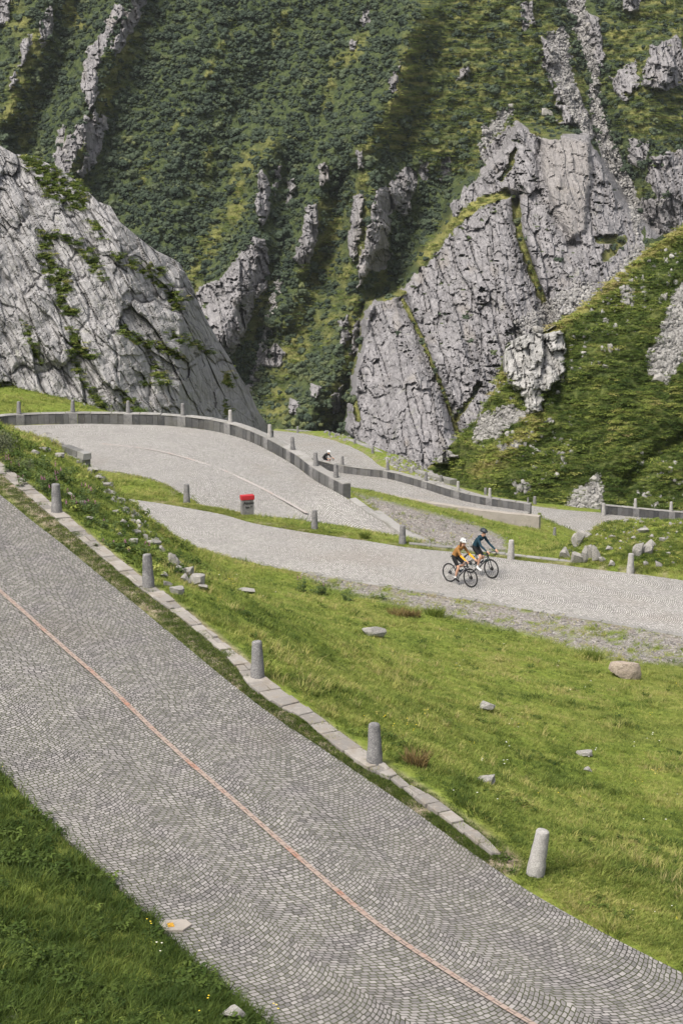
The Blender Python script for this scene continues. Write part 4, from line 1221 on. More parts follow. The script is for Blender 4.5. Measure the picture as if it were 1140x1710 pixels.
class MB:
    """collects solid pieces into one mesh with a per-piece tone"""
    def __init__(self):
        self.v, self.f, self.t = [], [], []
    def prism(self, bottom, top, cham=.012, tone=None):
        """closed block between two 4-corner rings with a chamfered top edge"""
        b, t = np.asarray(bottom, float), np.asarray(top, float)
        c = t.mean(0)
        up = (t - b); ul = np.linalg.norm(up, axis=1)[:, None]; up = up / ul
        t1 = t - up * cham
        d = t - c; dl = np.linalg.norm(d, axis=1)[:, None]
        t2 = t - d / dl * cham * 1.3
        i = len(self.v); n = len(b)
        self.v += b.tolist() + t1.tolist() + t2.tolist()
        for k in range(n):
            m = (k + 1) % n
            self.f += [(i + k, i + m, i + n + m, i + n + k), (i + n + k, i + n + m, i + 2 * n + m, i + 2 * n + k)]
        self.f.append(tuple(i + 2 * n + k for k in range(n)))
        self.f.append(tuple(i + k for k in reversed(range(n))))
        self.t += [random.random() if tone is None else tone] * (3 * n)
    def build(self, name, mat, parent=None, shade=False):
        me = mesh_from(self.v, self.f, name, shade, {'tone': self.t})
        bm = bmesh.new(); bm.from_mesh(me); bmesh.ops.recalc_face_normals(bm, faces=bm.faces); bm.to_mesh(me); bm.free()
        return link(name, me, mat, parent)

def block_material(name, a, b, stain, scale=1.0, bump=.5):
    t = NT(name)
    o = t.obj()
    n1 = t.noise(o, 45 * scale, 3); n2 = t.noise(o, 3.2 * scale, 5, .65); n3 = t.noise(o, 11 * scale, 5, .7)
    col = t.mix(t.attr('tone'), a, b)
    col = t.mix(t.math('MULTIPLY', t.step(n2, .45, .68), .6), col, stain)
    col = t.mix(t.math('MULTIPLY', t.step(n3, .52, .7), .4), col, tuple(1.3 * q for q in b))
    col = t.mix(t.math('MULTIPLY', t.step(n1, .5, .8), .25), col, tuple(.6 * q for q in a))
    return t.done(col, .9, t.bump(t.math('ADD', n1, t.math('MULTIPLY', n3, 1.5)), bump, .02 / scale), .2)

M_KERB = block_material('kerb_granite', (.19, .178, .168), (.31, .288, .265), (.22, .185, .145))
M_FACE = block_material('parapet_stone', (.055, .056, .06), (.15, .148, .15), (.10, .095, .085), .6)
M_COPE = block_material('coping_stone', (.21, .205, .198), (.31, .30, .29), (.17, .165, .14), .6)
M_CONC = block_material('weathered_concrete', (.29, .262, .235), (.34, .31, .28), (.22, .20, .175), .4, .3)
M_GRAN = granite_material('granite', (.19, .186, .188), (.075, .075, .08), (.32, .31, .305))
M_GRANL = granite_material('granite_pale', (.33, .32, .31), (.20, .195, .19), (.45, .43, .41))
M_BOULD = granite_material('boulder_stone', (.30, .285, .265), (.17, .165, .16), (.43, .41, .385), .35, .1)

random.seed(3)
def slab_row(name, inner, outer, h, lmin, lmax, mat, gap=.012, jit=.02, zoff=0.0, kind='structure', split=0.0):
    O, I = pair(outer, inner, .05)
    s = np.concatenate([[0], np.cumsum(np.linalg.norm(np.diff(O, axis=0), axis=1))])
    mb = MB(); a = 0.0
    def at(q):
        return (np.array([np.interp(q, s, O[:, c]) for c in range(3)]), np.array([np.interp(q, s, I[:, c]) for c in range(3)]))
    while a < s[-1] - lmin * .5:
        b = min(a + random.uniform(lmin, lmax), s[-1])
        o0, i0 = at(a + gap / 2); o1, i1 = at(b - gap / 2)
        cuts = [0, 1]
        if random.random() < split: cuts = [0, random.uniform(.35, .65), 1]
        for c0, c1 in zip(cuts[:-1], cuts[1:]):
            e = .012 if len(cuts) > 2 else 0
            ring = [o0 + (i0 - o0) * (c0 + e), o0 + (i0 - o0) * (c1 - e), o1 + (i1 - o1) * (c1 - e), o1 + (i1 - o1) * (c0 + e)]
            dz = random.uniform(-jit, jit)
            top = [p + np.array([random.uniform(-jit, jit) * .8, random.uniform(-jit, jit) * .8, zoff + dz + random.uniform(-.006, .006)]) for p in ring]
            bot = [np.array([t[0], t[1], p[2] + zoff - h]) for t, p in zip(top, ring)]
            mb.prism(bot, top, .012)
        a = b
    o = mb.build(name, mat)
    tag(o, kind=kind)
    return o
slab_row('kerb', n_kin, n_kout, .45, .22, .48, M_KERB, .014, .02, -.05, split=.4)
# kerbs of the middle road
def shift(P, d, dz=0.0, step=.4):
    A, B = offset(P, d)
    B = B.copy(); B[:, 2] += dz
    return B
mu = pz([q for q in m_up if q[0] >= 670])
slab_row('kerb', shift(mu, -.48), shift(mu, -.72), .5, .6, 1.3, M_COPE, .02, .012, .03)
ml = pz(m_low)
slab_row('kerb', shift(ml, .04), shift(ml, .30), .3, .35, .8, M_COPE, .02, .012, .035)
ge = pz([(582, 834, -19.22), (606, 851, -19.45), (638, 872, -19.7), (690, 898, -20.05), (742, 920, -20.35)])
slab_row('kerb', shift(ge, -.02), shift(ge, .34), .5, .6, 1.2, M_COPE, .02, .008, .05)
r5k = resample(r5_far[1:9], step=.8)
slab_row('kerb', shift(r5k, .9), shift(r5k, 1.5), .6, .9, 1.8, M_COPE, .03, .02, .10)
# flush concrete strip beside the gravel
q = np.array([at_z(617, 853, -19.45), at_z(634, 852, -19.5), at_z(706, 904, -20.0), at_z(694, 908, -20.0)])
for k in range(4): q[k, 2] = max(q[k, 2], float(ground(q[k, 0], q[k, 1])) + .05)
mb = MB(); mb.prism(q - np.array([0, 0, .4]), q, .02, .9)
tag(mb.build('pavement', M_COPE), kind='structure')

def parapet(base, height, thick, label, group, posts=(), end=None, face=None, side=-1):
    """low wall of upright stones under a coping; base is the road-side foot line"""
    B = resample(base, step=.05)
    t = np.gradient(B[:, :2], axis=0); t /= np.linalg.norm(t, axis=1)[:, None]
    nrm = np.stack([-t[:, 1], t[:, 0]], -1) * side
    s = np.concatenate([[0], np.cumsum(np.linalg.norm(np.diff(B[:, :2], axis=0), axis=1))])
    def at(q, d, z):
        x = np.interp(q, s, B[:, 0]) + d * np.interp(q, s, nrm[:, 0]); y = np.interp(q, s, B[:, 1]) + d * np.interp(q, s, nrm[:, 1])
        return np.array([x, y, np.interp(q, s, B[:, 2]) + z])
    root = empty('stone_wall', at(s[-1] / 2, thick / 2, 0))
    inv = -np.array(root.location)
    tag(root, label, 'wall', group)
    f, c = MB(), MB()
    pq = []
    for x in posts:
        bx_, _ = project(B); pq.append(s[int(np.argmin(np.abs(bx_ - x)))])
    stops = [0.0] + [v for u in sorted(pq) for v in (u - .215, u + .215)] + [s[-1]]
    for a0, b0 in zip(stops[::2], stops[1::2]):
        if b0 - a0 < .1: continue
        nb_ = max(1, int(round((b0 - a0) / .33)))
        cut = np.linspace(a0, b0, nb_ + 1)
        cut[1:-1] += np.random.default_rng(nb_).uniform(-.06, .06, nb_ - 1)
        for a, b in zip(cut[:-1], cut[1:]):
            d0 = random.uniform(-.02, .02)
            g = .007
            ring = lambda z, k=0: [at(a + g, d0 + k, z) + inv, at(b - g, d0 + k, z) + inv, at(b - g, thick - .03, z) + inv, at(a + g, thick - .03, z) + inv]
            f.prism(ring(-.8, -.03), ring(height + random.uniform(-.012, .006)), .015)
    # coping in lengths
    a = 0.0
    while a < s[-1] - .1:
        b = min(a + random.uniform(.7, 1.5), s[-1])
        for k0, k1 in [(a, b)]:
            ring = lambda z: [at(k0 + .01, -.015, z) + inv, at(k1 - .01, -.015, z) + inv, at(k1 - .01, thick + .02, z) + inv, at(k0 + .01, thick + .02, z) + inv]
            dz = random.uniform(-.01, .01)
            c.prism(ring(height + .012), ring(height + .05 + dz), .02)
        a = b
    for u in pq:
        ring = lambda z: [at(u - .21, -.035, z) + inv, at(u + .21, -.035, z) + inv, at(u + .21, thick - .02, z) + inv, at(u - .21, thick - .02, z) + inv]
        p = MB(); p.prism(ring(-.8), ring(height + .005), .015); p.build('post_block', M_GRAN, root)
    f.build('stone_facing', M_FACE, root)
    c.build('coping', M_COPE, root)
    return root, [at(u, thick * .5, height + .07) for u in pq]

# bollards
def bollard_mesh(seed, rb=.135, rt=.097, h=.66):
    g = np.random.default_rng(seed)
    n, V, Fc = 20, [], []
    prof = [(-.15, rb * 1.02), (0, rb), (.12, rb * .985)] + [(h * k / 7, rb + (rt - rb) * (k / 7) ** .9) for k in range(2, 7)] + [(h * .955, rt * 1.0), (h * .985, rt * .93), (h, rt * .72), (h + .006, rt * .3)]
    ph = g.random(4) * 6
    for z, r in prof:
        for k in range(n):
            a = k / n * 2 * math.pi
            rr = r * (1 + .025 * math.sin(2 * a + ph[0]) + .02 * math.sin(3 * a + ph[1] + z * 6) + .012 * math.sin(7 * a + ph[2] + z * 14)) + g.normal() * .0032
            V.append((rr * math.cos(a), rr * math.sin(a), z + .006 * math.sin(a + ph[3]) * (z > .5)))
    for j in range(len(prof) - 1):
        for k in range(n):
            m = (k + 1) % n
            Fc.append((j * n + k, j * n + m, (j + 1) * n + m, (j + 1) * n + k))
    Fc.append(tuple((len(prof) - 1) * n + k for k in range(n)))
    return mesh_from(V, Fc, 'stone_bollard', True)
BOLL = []
for k in range(4):
    me = bollard_mesh(60 + k); me.materials.append(M_GRAN); BOLL.append(me)
for k in range(2):
    me = bollard_mesh(70 + k); me.materials.append(M_GRANL); BOLL.append(me)
def bollard(p, label, group, k=0, s=1.0, tilt=(0, 0)):
    o = bpy.data.objects.new('stone_bollard', BOLL[k % len(BOLL)])
    COL.objects.link(o)
    o.location = p
    o.scale = (s, s, s)
    o.rotation_euler = (R(tilt[0] + random.uniform(-1.6, 1.6)), R(tilt[1] + random.uniform(-1.6, 1.6)), 0.0 if max(map(abs, tilt)) > 1.5 else random.uniform(0, 6.28))
    tag(o, label, 'bollard', group)
    return o
GN_ = 'granite bollards on the near kerb'
near_b = [(95, 853, 'granite bollard on the near kerb, beside the bank of fireweed and rough grass', (0, 0)),
          (248, 975, 'granite bollard on the near kerb next to the tumbled rocks at the bank foot', (0, 0)),
          (430, 1126, 'dark speckled granite bollard on the near kerb beside open meadow grass', (0, -1)),
          (625, 1269, 'granite bollard on the near kerb beside reddish grass where the kerb slabs break up', (1, 0))]
for k, (x, y, l, ti) in enumerate(near_b):
    bollard(on_near(x, y, .125), l, GN_, k, 1.0, ti)
p5 = on_near(894, 1452, .05)
p5[2] = min(p5[2], float(ground(p5[0], p5[1])) + .06)
bollard(p5, 'pale leaning granite bollard standing in grass beyond the end of the near kerb', GN_, 4, 1.03, (0, 7))
GM_ = 'granite bollards along the middle road'
for k, (x, y, l) in enumerate([(312, 835, 'small granite bollard at the tip of the grass wedge between the two roads'),
                               (525, 880, 'granite bollard on the middle road edge between the red-topped milestone and the gravel'),
                               (671.5, 905, 'granite bollard on the middle road edge at the foot of the gravel patch'),
                               (852, 931, 'granite bollard on the kerb just ahead of the two riding cyclists'),
                               (1051.5, 954, 'pale granite bollard on the kerb in front of the rocky hummock')]):
    bollard(at_z(x, y, z2(x) + .06), l, GM_, k + 1, 1.0, (0, 2 if k == 4 else 0))
bollard(ground_hit(925, 894) - np.array([0, 0, .05]), 'small dark bollard in the grass behind the road, left of the rocky hummock', GM_, 2, .8)

# the parapet of the hairpin
W3 = pz([(-75, 728, -17.9), (0, 712, -17.95), (110, 707, -18.03), (221, 708, -18.1), (295, 711, -18.15), (368, 720.5, -18.27), (428, 740.5, -18.45), (491, 775, -18.8), (527, 801.5, -19.0), (573, 827, -19.25)])
root, tops = parapet(W3, .47, .42, 'curved dark stone parapet round the outside of the upper hairpin, topped with bollards', None, posts=(35, 123, 215, 304, 380, 444, 482, 520, 554), side=1)
GW_ = 'bollards on the hairpin parapet'
for k, (p, l) in enumerate(zip(tops, ['bollard on the hairpin parapet at its far left end above the grassy bank', 'bollard on the hairpin parapet at the foot of the left end of the rock dome', 'bollard on the hairpin parapet next to the round green bush', 'bollard on the hairpin parapet before bare rock, where the wall starts to bend',
                                      'bollard on the hairpin parapet at the right foot of the rock dome', 'bollard on the hairpin parapet where the rock dome ends and the far road begins', 'bollard on the hairpin parapet against the far cobbled road, above the crouched cyclist', 'bollard on the hairpin parapet immediately left of the far cyclist', 'last bollard on the hairpin parapet, nearest its blunt lower end'])):
    bollard(p, l, GW_, k, .88)
W4 = r4_far + np.array([0, .15, 0])
W4 = np.vstack([at_Y(520, 776, 131.5), W4[1:]])
root, tops = parapet(W4, .44, .42, 'dark stone parapet along the lower far road behind the gravel', None, posts=(570, 643, 708, 761, 816, 880), side=1)
GX_ = 'bollards on the lower far parapet'
for k, (p, l) in enumerate(zip(tops, ['bollard on the lower far parapet just right of the far cyclist', 'bollard on the lower far parapet at the bend of the far road', 'bollard on the lower far parapet in front of the rubble bank', 'bollard on the lower far parapet below the foot of the big cliff', 'bollard on the lower far parapet near its right end, paired with one behind', 'short bollard at the very end of the lower far parapet above the concrete wall'])):
    bollard(p, l, GX_, k + 1, .86 if k < 5 else .5)
W5 = pY([(1005, 857, 128.6), (1060, 862, 129), (1140, 869, 129.5), (1320, 883, 130.5)])
root, tops = parapet(W5, .5, .42, 'straight grey stone parapet at the right edge below the green hillside', None, posts=(1061, 1121, 1200), side=1)
GY_ = 'bollards at the right-hand parapet'
for k, (p, l) in enumerate(zip(tops[:2], ['bollard on the right-hand parapet, middle one of three', 'bollard on the right-hand parapet closest to the picture edge'])):
    bollard(p, l, GY_, k + 4, .9)
bollard(at_Y(1007, 856, 128.2), 'bollard standing on the ground at the start of the right-hand parapet', GY_, 4, 1.0)
GZ_ = 'bollards along the outer edge of the far road'
for k, (x, y, Y, l) in enumerate([(497, 723.5, 183, 'tiny bollard at the far end of the far road under the shrubby gorge'), (550, 733, 174.5, 'bollard on the far road edge at the left corner of the big cliff'), (592, 745.6, 166, 'bollard on the far road edge in front of the big grey slab'), (622, 760, 158.5, 'bollard on the far road edge where the verge path bends down'), (646, 777, 152.5, 'bollard on the far road edge half hidden behind the parapet bollard at the bend'),
                                  (688, 794, 147, 'bollard peeping over the lower parapet amid pale rubble'), (736, 808, 142.5, 'bollard on the far road edge at the foot of the cliff corner'), (810, 830, 134.5, 'bollard behind the end of the lower far parapet under the green hillside'), (892, 845, 131, 'lone bollard on the far road edge left of the pale scree')]):
    p = at_Y(x, y, Y)
    bollard(p, l, GZ_, k, 1.0)

# concrete wall
cb = pY([(612, 821, 121.4), (660, 832, 120.5), (739, 849, 118.5), (816, 866, 116.5), (899, 882.5, 115.5)])
ct = np.array([.02, .12, .26, .46, .74])
mb = MB(); C = resample(cb, step=.25); H = np.interp(np.linspace(0, 1, len(C)), np.linspace(0, 1, 5), ct)
t_ = np.gradient(C[:, :2], axis=0); t_ /= np.linalg.norm(t_, axis=1)[:, None]
N_ = np.stack([-t_[:, 1], t_[:, 0]], -1)
V, Fc = [], []
for k in range(len(C)):
    a, b = C[k], C[k].copy(); b[:2] += N_[k] * .42
    top = a[2] + H[k] + .012 * math.sin(k * .9) * (H[k] > .2)
    V += [(a[0], a[1], a[2] - 1.2), (a[0], a[1], top - .02), (a[0] + N_[k][0] * .02, a[1] + N_[k][1] * .02, top), (b[0], b[1], top), (b[0], b[1], b[2] - 1.4)]
for k in range(len(C) - 1):
    for j in range(4): Fc.append((5 * k + j, 5 * k + j + 1, 5 * k + j + 6, 5 * k + j + 5))
Fc.append((4, 3, 2, 1, 0)); e = 5 * (len(C) - 1); Fc.append((e, e + 1, e + 2, e + 3, e + 4))
me = mesh_from(V, Fc, 'concrete_wall', False, {'tone': [.5] * len(V)})
bm = bmesh.new(); bm.from_mesh(me); bmesh.ops.recalc_face_normals(bm, faces=bm.faces); bm.to_mesh(me); bm.free()
tag(link('concrete_wall', me, M_CONC), 'long low beige concrete wall tapering away above the gravel and grass', 'wall')

# old dry-stone corner on the bank crest
def paint(name, col, rough=.6, spec=.4, metal=0.0, noise=.12):
    t = NT(name)
    o = t.obj()
    n = t.noise(o, 14, 4)
    c = t.mix(t.math('MULTIPLY', t.step(n, .4, .7), noise * 3), col, tuple(.65 * q for q in col))
    t.b.inputs['Metallic'].default_value = metal
    return t.done(c, rough, None, spec)

def stone_pile_wall(px0, px1, pyt, pyb, Y, label):
    """short run of squared stones"""
    a, b = at_Y(px0, pyb, Y), at_Y(px1, pyb + 4, Y - 1.0)
    top = at_Y(px0, pyt, Y)[2]
    root = np.array(a)
    mb = MB(); d = (b - a); L = np.linalg.norm(d[:2]); d = d / L; nn = np.array([-d[1], d[0], 0])
    z = a[2] - .5; r = 0
    while z < top:
        h = random.uniform(.2, .3); u = -.1 * (r % 2)
        while u < L:
            w = random.uniform(.3, .6)
            ring = lambda zz: [a * [1, 1, 0] + d * [1, 1, 0] * (u + .012) - nn * random.uniform(0, .04) + [0, 0, zz], a * [1, 1, 0] + d * [1, 1, 0] * (u + w - .012) - nn * random.uniform(0, .04) + [0, 0, zz],
                               a * [1, 1, 0] + d * [1, 1, 0] * (u + w - .012) + nn * .28 + [0, 0, zz], a * [1, 1, 0] + d * [1, 1, 0] * (u + .012) + nn * .28 + [0, 0, zz]]
            mb.prism(ring(z), ring(z + h - .01), .02); u += w
        z += h; r += 1
    o = mb.build('stone_wall', M_BLOCK)
    tag(o, label, 'wall')
M_BLOCK = block_material('dry_stone', (.13, .13, .135), (.27, .265, .265), (.12, .12, .10), .7)
stone_pile_wall(107, 131, 753, 766, 67, 'short dark dry-stone wall corner on the crest of the grassy bank')

# milestone
ms = at_z(413, 859, z2(413) - .02)
mroot = empty('milestone', ms, R(20))
tag(mroot, 'square grey milestone with a red cap and black lettering at the middle road edge', 'milestone')
def bevel_box(name, sx, sy, z0, z1, mat, parent, bev=.015, taper=1.0, jitter=0.0):
    bm = bmesh.new()
    bmesh.ops.create_cube(bm, size=1)
    for v in bm.verts:
        k = 1 if v.co.z < 0 else taper
        v.co = Vector((v.co.x * sx * k, v.co.y * sy * k, z0 if v.co.z < 0 else z1))
    bmesh.ops.bevel(bm, geom=list(bm.edges), offset=bev, segments=2, affect='EDGES', profile=.6)
    me = bpy.data.meshes.new(name); bm.to_mesh(me); bm.free()
    return link(name, me, mat, parent)
bevel_box('stone_post', .50, .22, -.2, .60, M_GRAN, mroot, .015, .98)
M_REDP = paint('red_paint', (.42, .022, .03), .55)
M_INK = paint('black_paint', (.015, .015, .016), .6)
bevel_box('red_cap', .535, .255, .602, .79, M_REDP, mroot, .02)
def lettering(txt, size, z, parent, y):
    cu = bpy.data.curves.new('lettering', 'FONT')
    cu.body = txt; cu.size = size; cu.align_x = 'CENTER'; cu.extrude = .004; cu.offset = .004
    tmp = bpy.data.objects.new('lettering', cu); COL.objects.link(tmp)
    bpy.context.view_layer.update()
    me = bpy.data.meshes.new_from_object(tmp.evaluated_get(bpy.context.evaluated_depsgraph_get()))
    bpy.data.objects.remove(tmp)
    me.materials.clear()
    o = link('lettering', me, M_INK, parent)
    o.location = (0.03, y, z); o.rotation_euler = (R(90), 0, 0)
    return o
lettering('Airolo', .165, .43, mroot, -.1125)
lettering('km 7', .13, .27, mroot, -.1125)

# pale survey slab let into the paving
c0 = [on_near(x, y, .05) for x, y in [(266, 1543), (276, 1536), (311, 1535), (321, 1543), (306, 1553), (277, 1553)]]
sroot = empty('marker_slab', np.mean(c0, 0))
tag(sroot, 'flat pale stone slab with a yellow paint mark at the grassy edge of the near road', 'marker slab')
mb = MB(); L0 = np.array(c0) - np.mean(c0, 0); mb.prism(L0 - [0, 0, .2], L0 + [0, 0, .004], .006, .5); mb.build('slab', M_CONC, sroot)
M_YEL = paint('yellow_paint', (.55, .29, .03), .6, noise=.25)
c1 = np.array([on_near(x, y, .058) for x, y in [(279, 1541.5), (289, 1540.5), (292, 1547), (281, 1548)]]) - np.mean(c0, 0)
mb = MB(); mb.prism(c1 - [0, 0, .01], c1 + [0, 0, .002], .001, .5); mb.build('yellow_mark', M_YEL, sroot)

# boulders
def boulder_mesh(seed, sub=4, cuts=15, rough=.07):
    g = np.random.default_rng(seed)
    bm = bmesh.new(); bmesh.ops.create_icosphere(bm, subdivisions=sub, radius=1)
    nr = g.normal(size=(cuts, 3)); nr /= np.linalg.norm(nr, axis=1)[:, None]; ds = .36 + .32 * g.random(cuts)
    co = np.array([v.co for v in bm.verts])
    for q in range(cuts):
        e = np.maximum(co @ nr[q] - ds[q], 0); co = co - nr[q][None] * e[:, None] * .95
    n = fbm(co[:, 0] * 1.7 + seed, co[:, 1] * 1.7 + co[:, 2] * 1.3, seed, 4)
    co = co * (1 + rough * n)[:, None]
    ext = co.max(0) - co.min(0)
    co = (co - (co.max(0) + co.min(0)) / 2) / ext
    for v, c in zip(bm.verts, co): v.co = c
    me = bpy.data.meshes.new('boulder'); bm.to_mesh(me); bm.free()
    me.materials.append(M_BOULD)
    return me
BM_ = [boulder_mesh(300 + k) for k in range(9)]
nb = [0]
ROUND = boulder_mesh(391, cuts=5, rough=.10)
M_TANB = granite_material('tan_boulder', (.32, .26, .21), (.19, .16, .14), (.42, .36, .31), .35, .1)
def boulder(px, py, w, h, label, group, base=None, mat=None, rz=None, tilt=0.0, name='boulder', sink=.18):
    """w, h: apparent size in photo pixels; (px, py): centre"""
    p = ground_hit(px, py + h * .42) if base is None else base(px, py + h * .3)
    ppm = F / (p[1] * cP - p[2] * sP)
    W, H = w / ppm, h / ppm * 1.08
    o = bpy.data.objects.new(name, BM_[nb[0] % 9]); COL.objects.link(o); nb[0] += 1
    dpt = .8 * W
    o.scale = (W * 1.05, dpt, H * (1 + sink))
    o.rotation_euler = (0, R(tilt), 0)
    o.location = (p[0], p[1] + dpt * .3, p[2] + H * (.5 - sink * .5))
    if w == 52:
        o.location.z -= H * .22; o.data = ROUND; ROUND.materials.clear(); ROUND.materials.append(M_TANB)
    tag(o, label, 'boulder', group)
    return o
GB_ = 'boulders lying in the meadow'
for a in [(1043, 1119, 52, 34, 'large rounded tan boulder at the right of the meadow below the stony verge'), (625, 1058, 40, 16, 'slanting flat pale rock in the middle of the upper meadow'), (812, 1183, 31, 13, 'flat pale stone in the open meadow, below and left of the large tan boulder'),
          (811, 1304, 31, 12, 'flat grey stone sunk in the lower meadow beyond the broken kerb'), (975, 1261, 27, 9, 'half-buried flat stone at the right of the lower meadow'), (981, 1286, 15, 8, 'small grey stone just under the half-buried flat stone'), (411, 989, 30, 9, 'thin flat stone in the grass between the bank rocks and the middle road'), (388, 1696, 46, 22, 'pale stone at the bottom edge where the grass meets the near road'), (20, 1703, 20, 8, 'grey stone in the bottom left corner of the grass')]:
    boulder(*a, GB_)
GK_ = 'rocks at the foot of the bank'
for k, a in enumerate([(291, 936, 19, 22, 'upright grey rock at the lower end of the bank crest'), (257, 907, 24, 8, 'flat slab on the bank crest above the upright rock'), (269, 920, 14, 13, 'small block between the flat slab and the upright rock'), (311, 956, 24, 14, 'flat-topped rock below the upright rock at the bank end'), (328, 972, 27, 20, 'biggest pale rock of the pile beside the second near bollard'), (309, 967, 18, 14, 'dark rock leaning on the biggest pale rock'),
          (338, 982, 18, 9, 'low rock at the right end of the pile'), (273, 961, 16, 9, 'small rock in the grass right behind the second near bollard'), (295, 989, 24, 13, 'rock against the kerb below the pile'), (281, 975, 15, 9, 'small rock between bollard and pile'), (228, 889, 15, 8, 'grey stone on the bank crest left of the flat slab'), (206, 872, 12, 7, 'small stone on the mossy bank crest'), (193, 855, 11, 6, 'pale stone high on the mossy part of the bank'),
          (222, 905, 16, 8, 'stone in the middle of the bank below its crest'), (200, 893, 12, 6, 'stone in rough grass half way down the bank'), (150, 868, 14, 8, 'pale stone among the plants on the bank'), (115, 828, 18, 9, 'pale boulder among the fireweed behind the first near bollard'), (138, 842, 13, 9, 'grey stone right of the pale boulder in the fireweed')]):
    boulder(*a, GK_)
GC_ = 'flat stones along the bank crest'
random.seed(9)
for k, (x, y, l) in enumerate([(64, 722, 'flat stone on the bank crest near the left end of the hairpin parapet'), (80, 727, 'flat stone on the crest between the parapet end and the dark wall corner'), (94, 733, 'flat stone just left of the dark dry-stone wall corner'), (118, 757, 'flat stone beneath the dark dry-stone wall corner'), (98, 762, 'pale stone on the bank left below the dark wall corner'), (140, 771, 'flat stone on the crest just past the dark wall corner'), (155, 786, 'flat stone on the crest where the small grass wedge starts'), (163, 798, 'crest stone beside the grass wedge'), (176, 811, 'crest stone at the narrow end of the grass wedge'), (185, 822, 'crest stone where the middle road comes into view'), (75, 752, 'pale slab on the bank slope under the crest'), (58, 757, 'pale slab on the bank near the grey willow shrub')]):
    boulder(x, y, random.uniform(14, 22), random.uniform(6, 9), l, GC_)
GH_ = 'rocks in the hummock by the middle road'
for k, a in enumerate([(963, 903, 20, 27, 'big leaning slab at the upper left of the hummock', 25), (976, 896, 22, 11, 'flat grey rock on top of the leaning slab', 15), (943, 925, 19, 17, 'round grey rock in grass at the left foot of the hummock', 0), (962, 934, 18, 19, 'brown-grey rock at the foot of the upright stones', 0), (975, 929, 13, 28, 'tallest upright stone of the row in the hummock', 3), (985, 924, 10, 22, 'narrow brownish upright stone second in the row', -4), (995, 927, 15, 28, 'pale upright stone at the right end of the row', -3), (1005, 936, 12, 10, 'small pale rock right of the upright stones', 0), (1021, 943, 12, 11, 'pale rock close to the kerb in the middle of the hummock', 0),
          (1064, 922, 18, 26, 'large smooth pale block behind the kerb bollard', 6), (1081, 919, 17, 19, 'grey block leaning against the large smooth one', 14), (1087, 909, 19, 11, 'flat dark rock capping the two blocks', -8), (1074, 888, 17, 10, 'grey slab high on the right of the hummock', -15), (1087, 897, 9, 8, 'small pale rock in the hollow near the top', 0), (1105, 903, 11, 8, 'pale rock at the right of the hollow', 0), (1100, 943, 12, 9, 'pale rock low on the right slope of the hummock', 0), (1078, 942, 10, 8, 'small rock right behind the kerb bollard foot', 0), (1017, 917, 14, 7, 'rock in the moss at the middle of the hummock', 0), (1015, 871, 7, 6, 'dark little rock at the left of the hummock skyline', 0), (1045, 870, 9, 5, 'yellowish rock on the hummock skyline', 0), (1058, 899, 11, 6, 'brown rock left of the hollow', 0), (1022, 897, 10, 5, 'pale flat rock on the upper left of the hummock', 0), (1035, 905, 8, 5, 'small pale rock in the centre of the hummock', 0), (1115, 926, 8, 6, 'small pale rock at the far right of the hummock', 0), (1072, 872, 10, 5, 'stone on the right part of the hummock skyline', 0)]):
    boulder(*a[:5], GH_, tilt=a[5])
GS_ = 'boulders on the green hillside'
for a in [(898, 553, 18, 11, 'pale boulder perched on the rock outcrop at the hillside edge'), (1098, 637, 22, 13, 'pale flat boulder below the right scree'), (1108, 498, 12, 12, 'grey boulder left of the right scree top'), (1118, 789, 12, 11, 'white boulder low on the hillside at the right'), (1082, 826, 13, 8, 'pale rock above the right-hand parapet'), (1010, 613, 10, 6, 'small pale boulder in the middle of the green hillside'), (990, 803, 16, 12, 'big slab at the top of the lower scree'), (1018, 585, 9, 14, 'yellowish rock on the upper hillside')]:
    boulder(*a, GS_, base=lambda x, y: surf_hit(HILL, x, y))
GT_ = 'boulders on the mountain'
for a in [(914, 190, 20, 13, 'pale round boulder on the heath above the tan slab'), (857, 179, 16, 8, 'flat pale boulder at the top of the small scree'), (982, 46, 12, 12, 'grey boulder beside the top of the gully')]:
    boulder(*a, GT_, base=lambda x, y: surf_hit((MOUNT[0], MOUNT[1], MOUNT[2], np.zeros(MOUNT[1].shape)), x, y))

# plants
M_LEAF = leaf_material('plant_leaves', [(0, (.05, .085, .022)), (1, (.13, .17, .04))], .25, .3)
def solid_leaf(name, stops):
    t = NT(name)
    sh = t.attr('shade')
    col = t.ramp(sh, stops)
    t.done(col, .7, None, .25)
    tr = t.n('BsdfTranslucent', None, Color=col)
    mx = t.n('MixShader', None, Fac=.2)
    t.t.links.new(t.b.outputs[0], mx.inputs[1]); t.t.links.new(tr.outputs[0], mx.inputs[2]); t.t.links.new(mx.outputs[0], t.out.inputs[0])
    return t.m
M_WILLOW = solid_leaf('willow_leaves', [(0, (.07, .085, .045)), (1, (.17, .185, .11))])
M_FIRE = solid_leaf('fireweed_leaves', [(0, (.05, .085, .025)), (1, (.12, .165, .05))])
M_DENSE = solid_leaf('bush_leaves', [(0, (.045, .085, .015)), (1, (.12, .17, .03))])
M_TUSS = solid_leaf('tussock_blades', [(0, (.08, .13, .02)), (1, (.21, .24, .05))])
M_RUSS = solid_leaf('russet_blades', [(0, (.11, .08, .035)), (1, (.24, .17, .07))])
M_PINK = solid_leaf('pink_petals', [(0, (.36, .12, .25)), (1, (.52, .24, .40))])
M_STEM = solid_leaf('stems', [(0, (.10, .09, .04)), (1, (.14, .13, .05))])
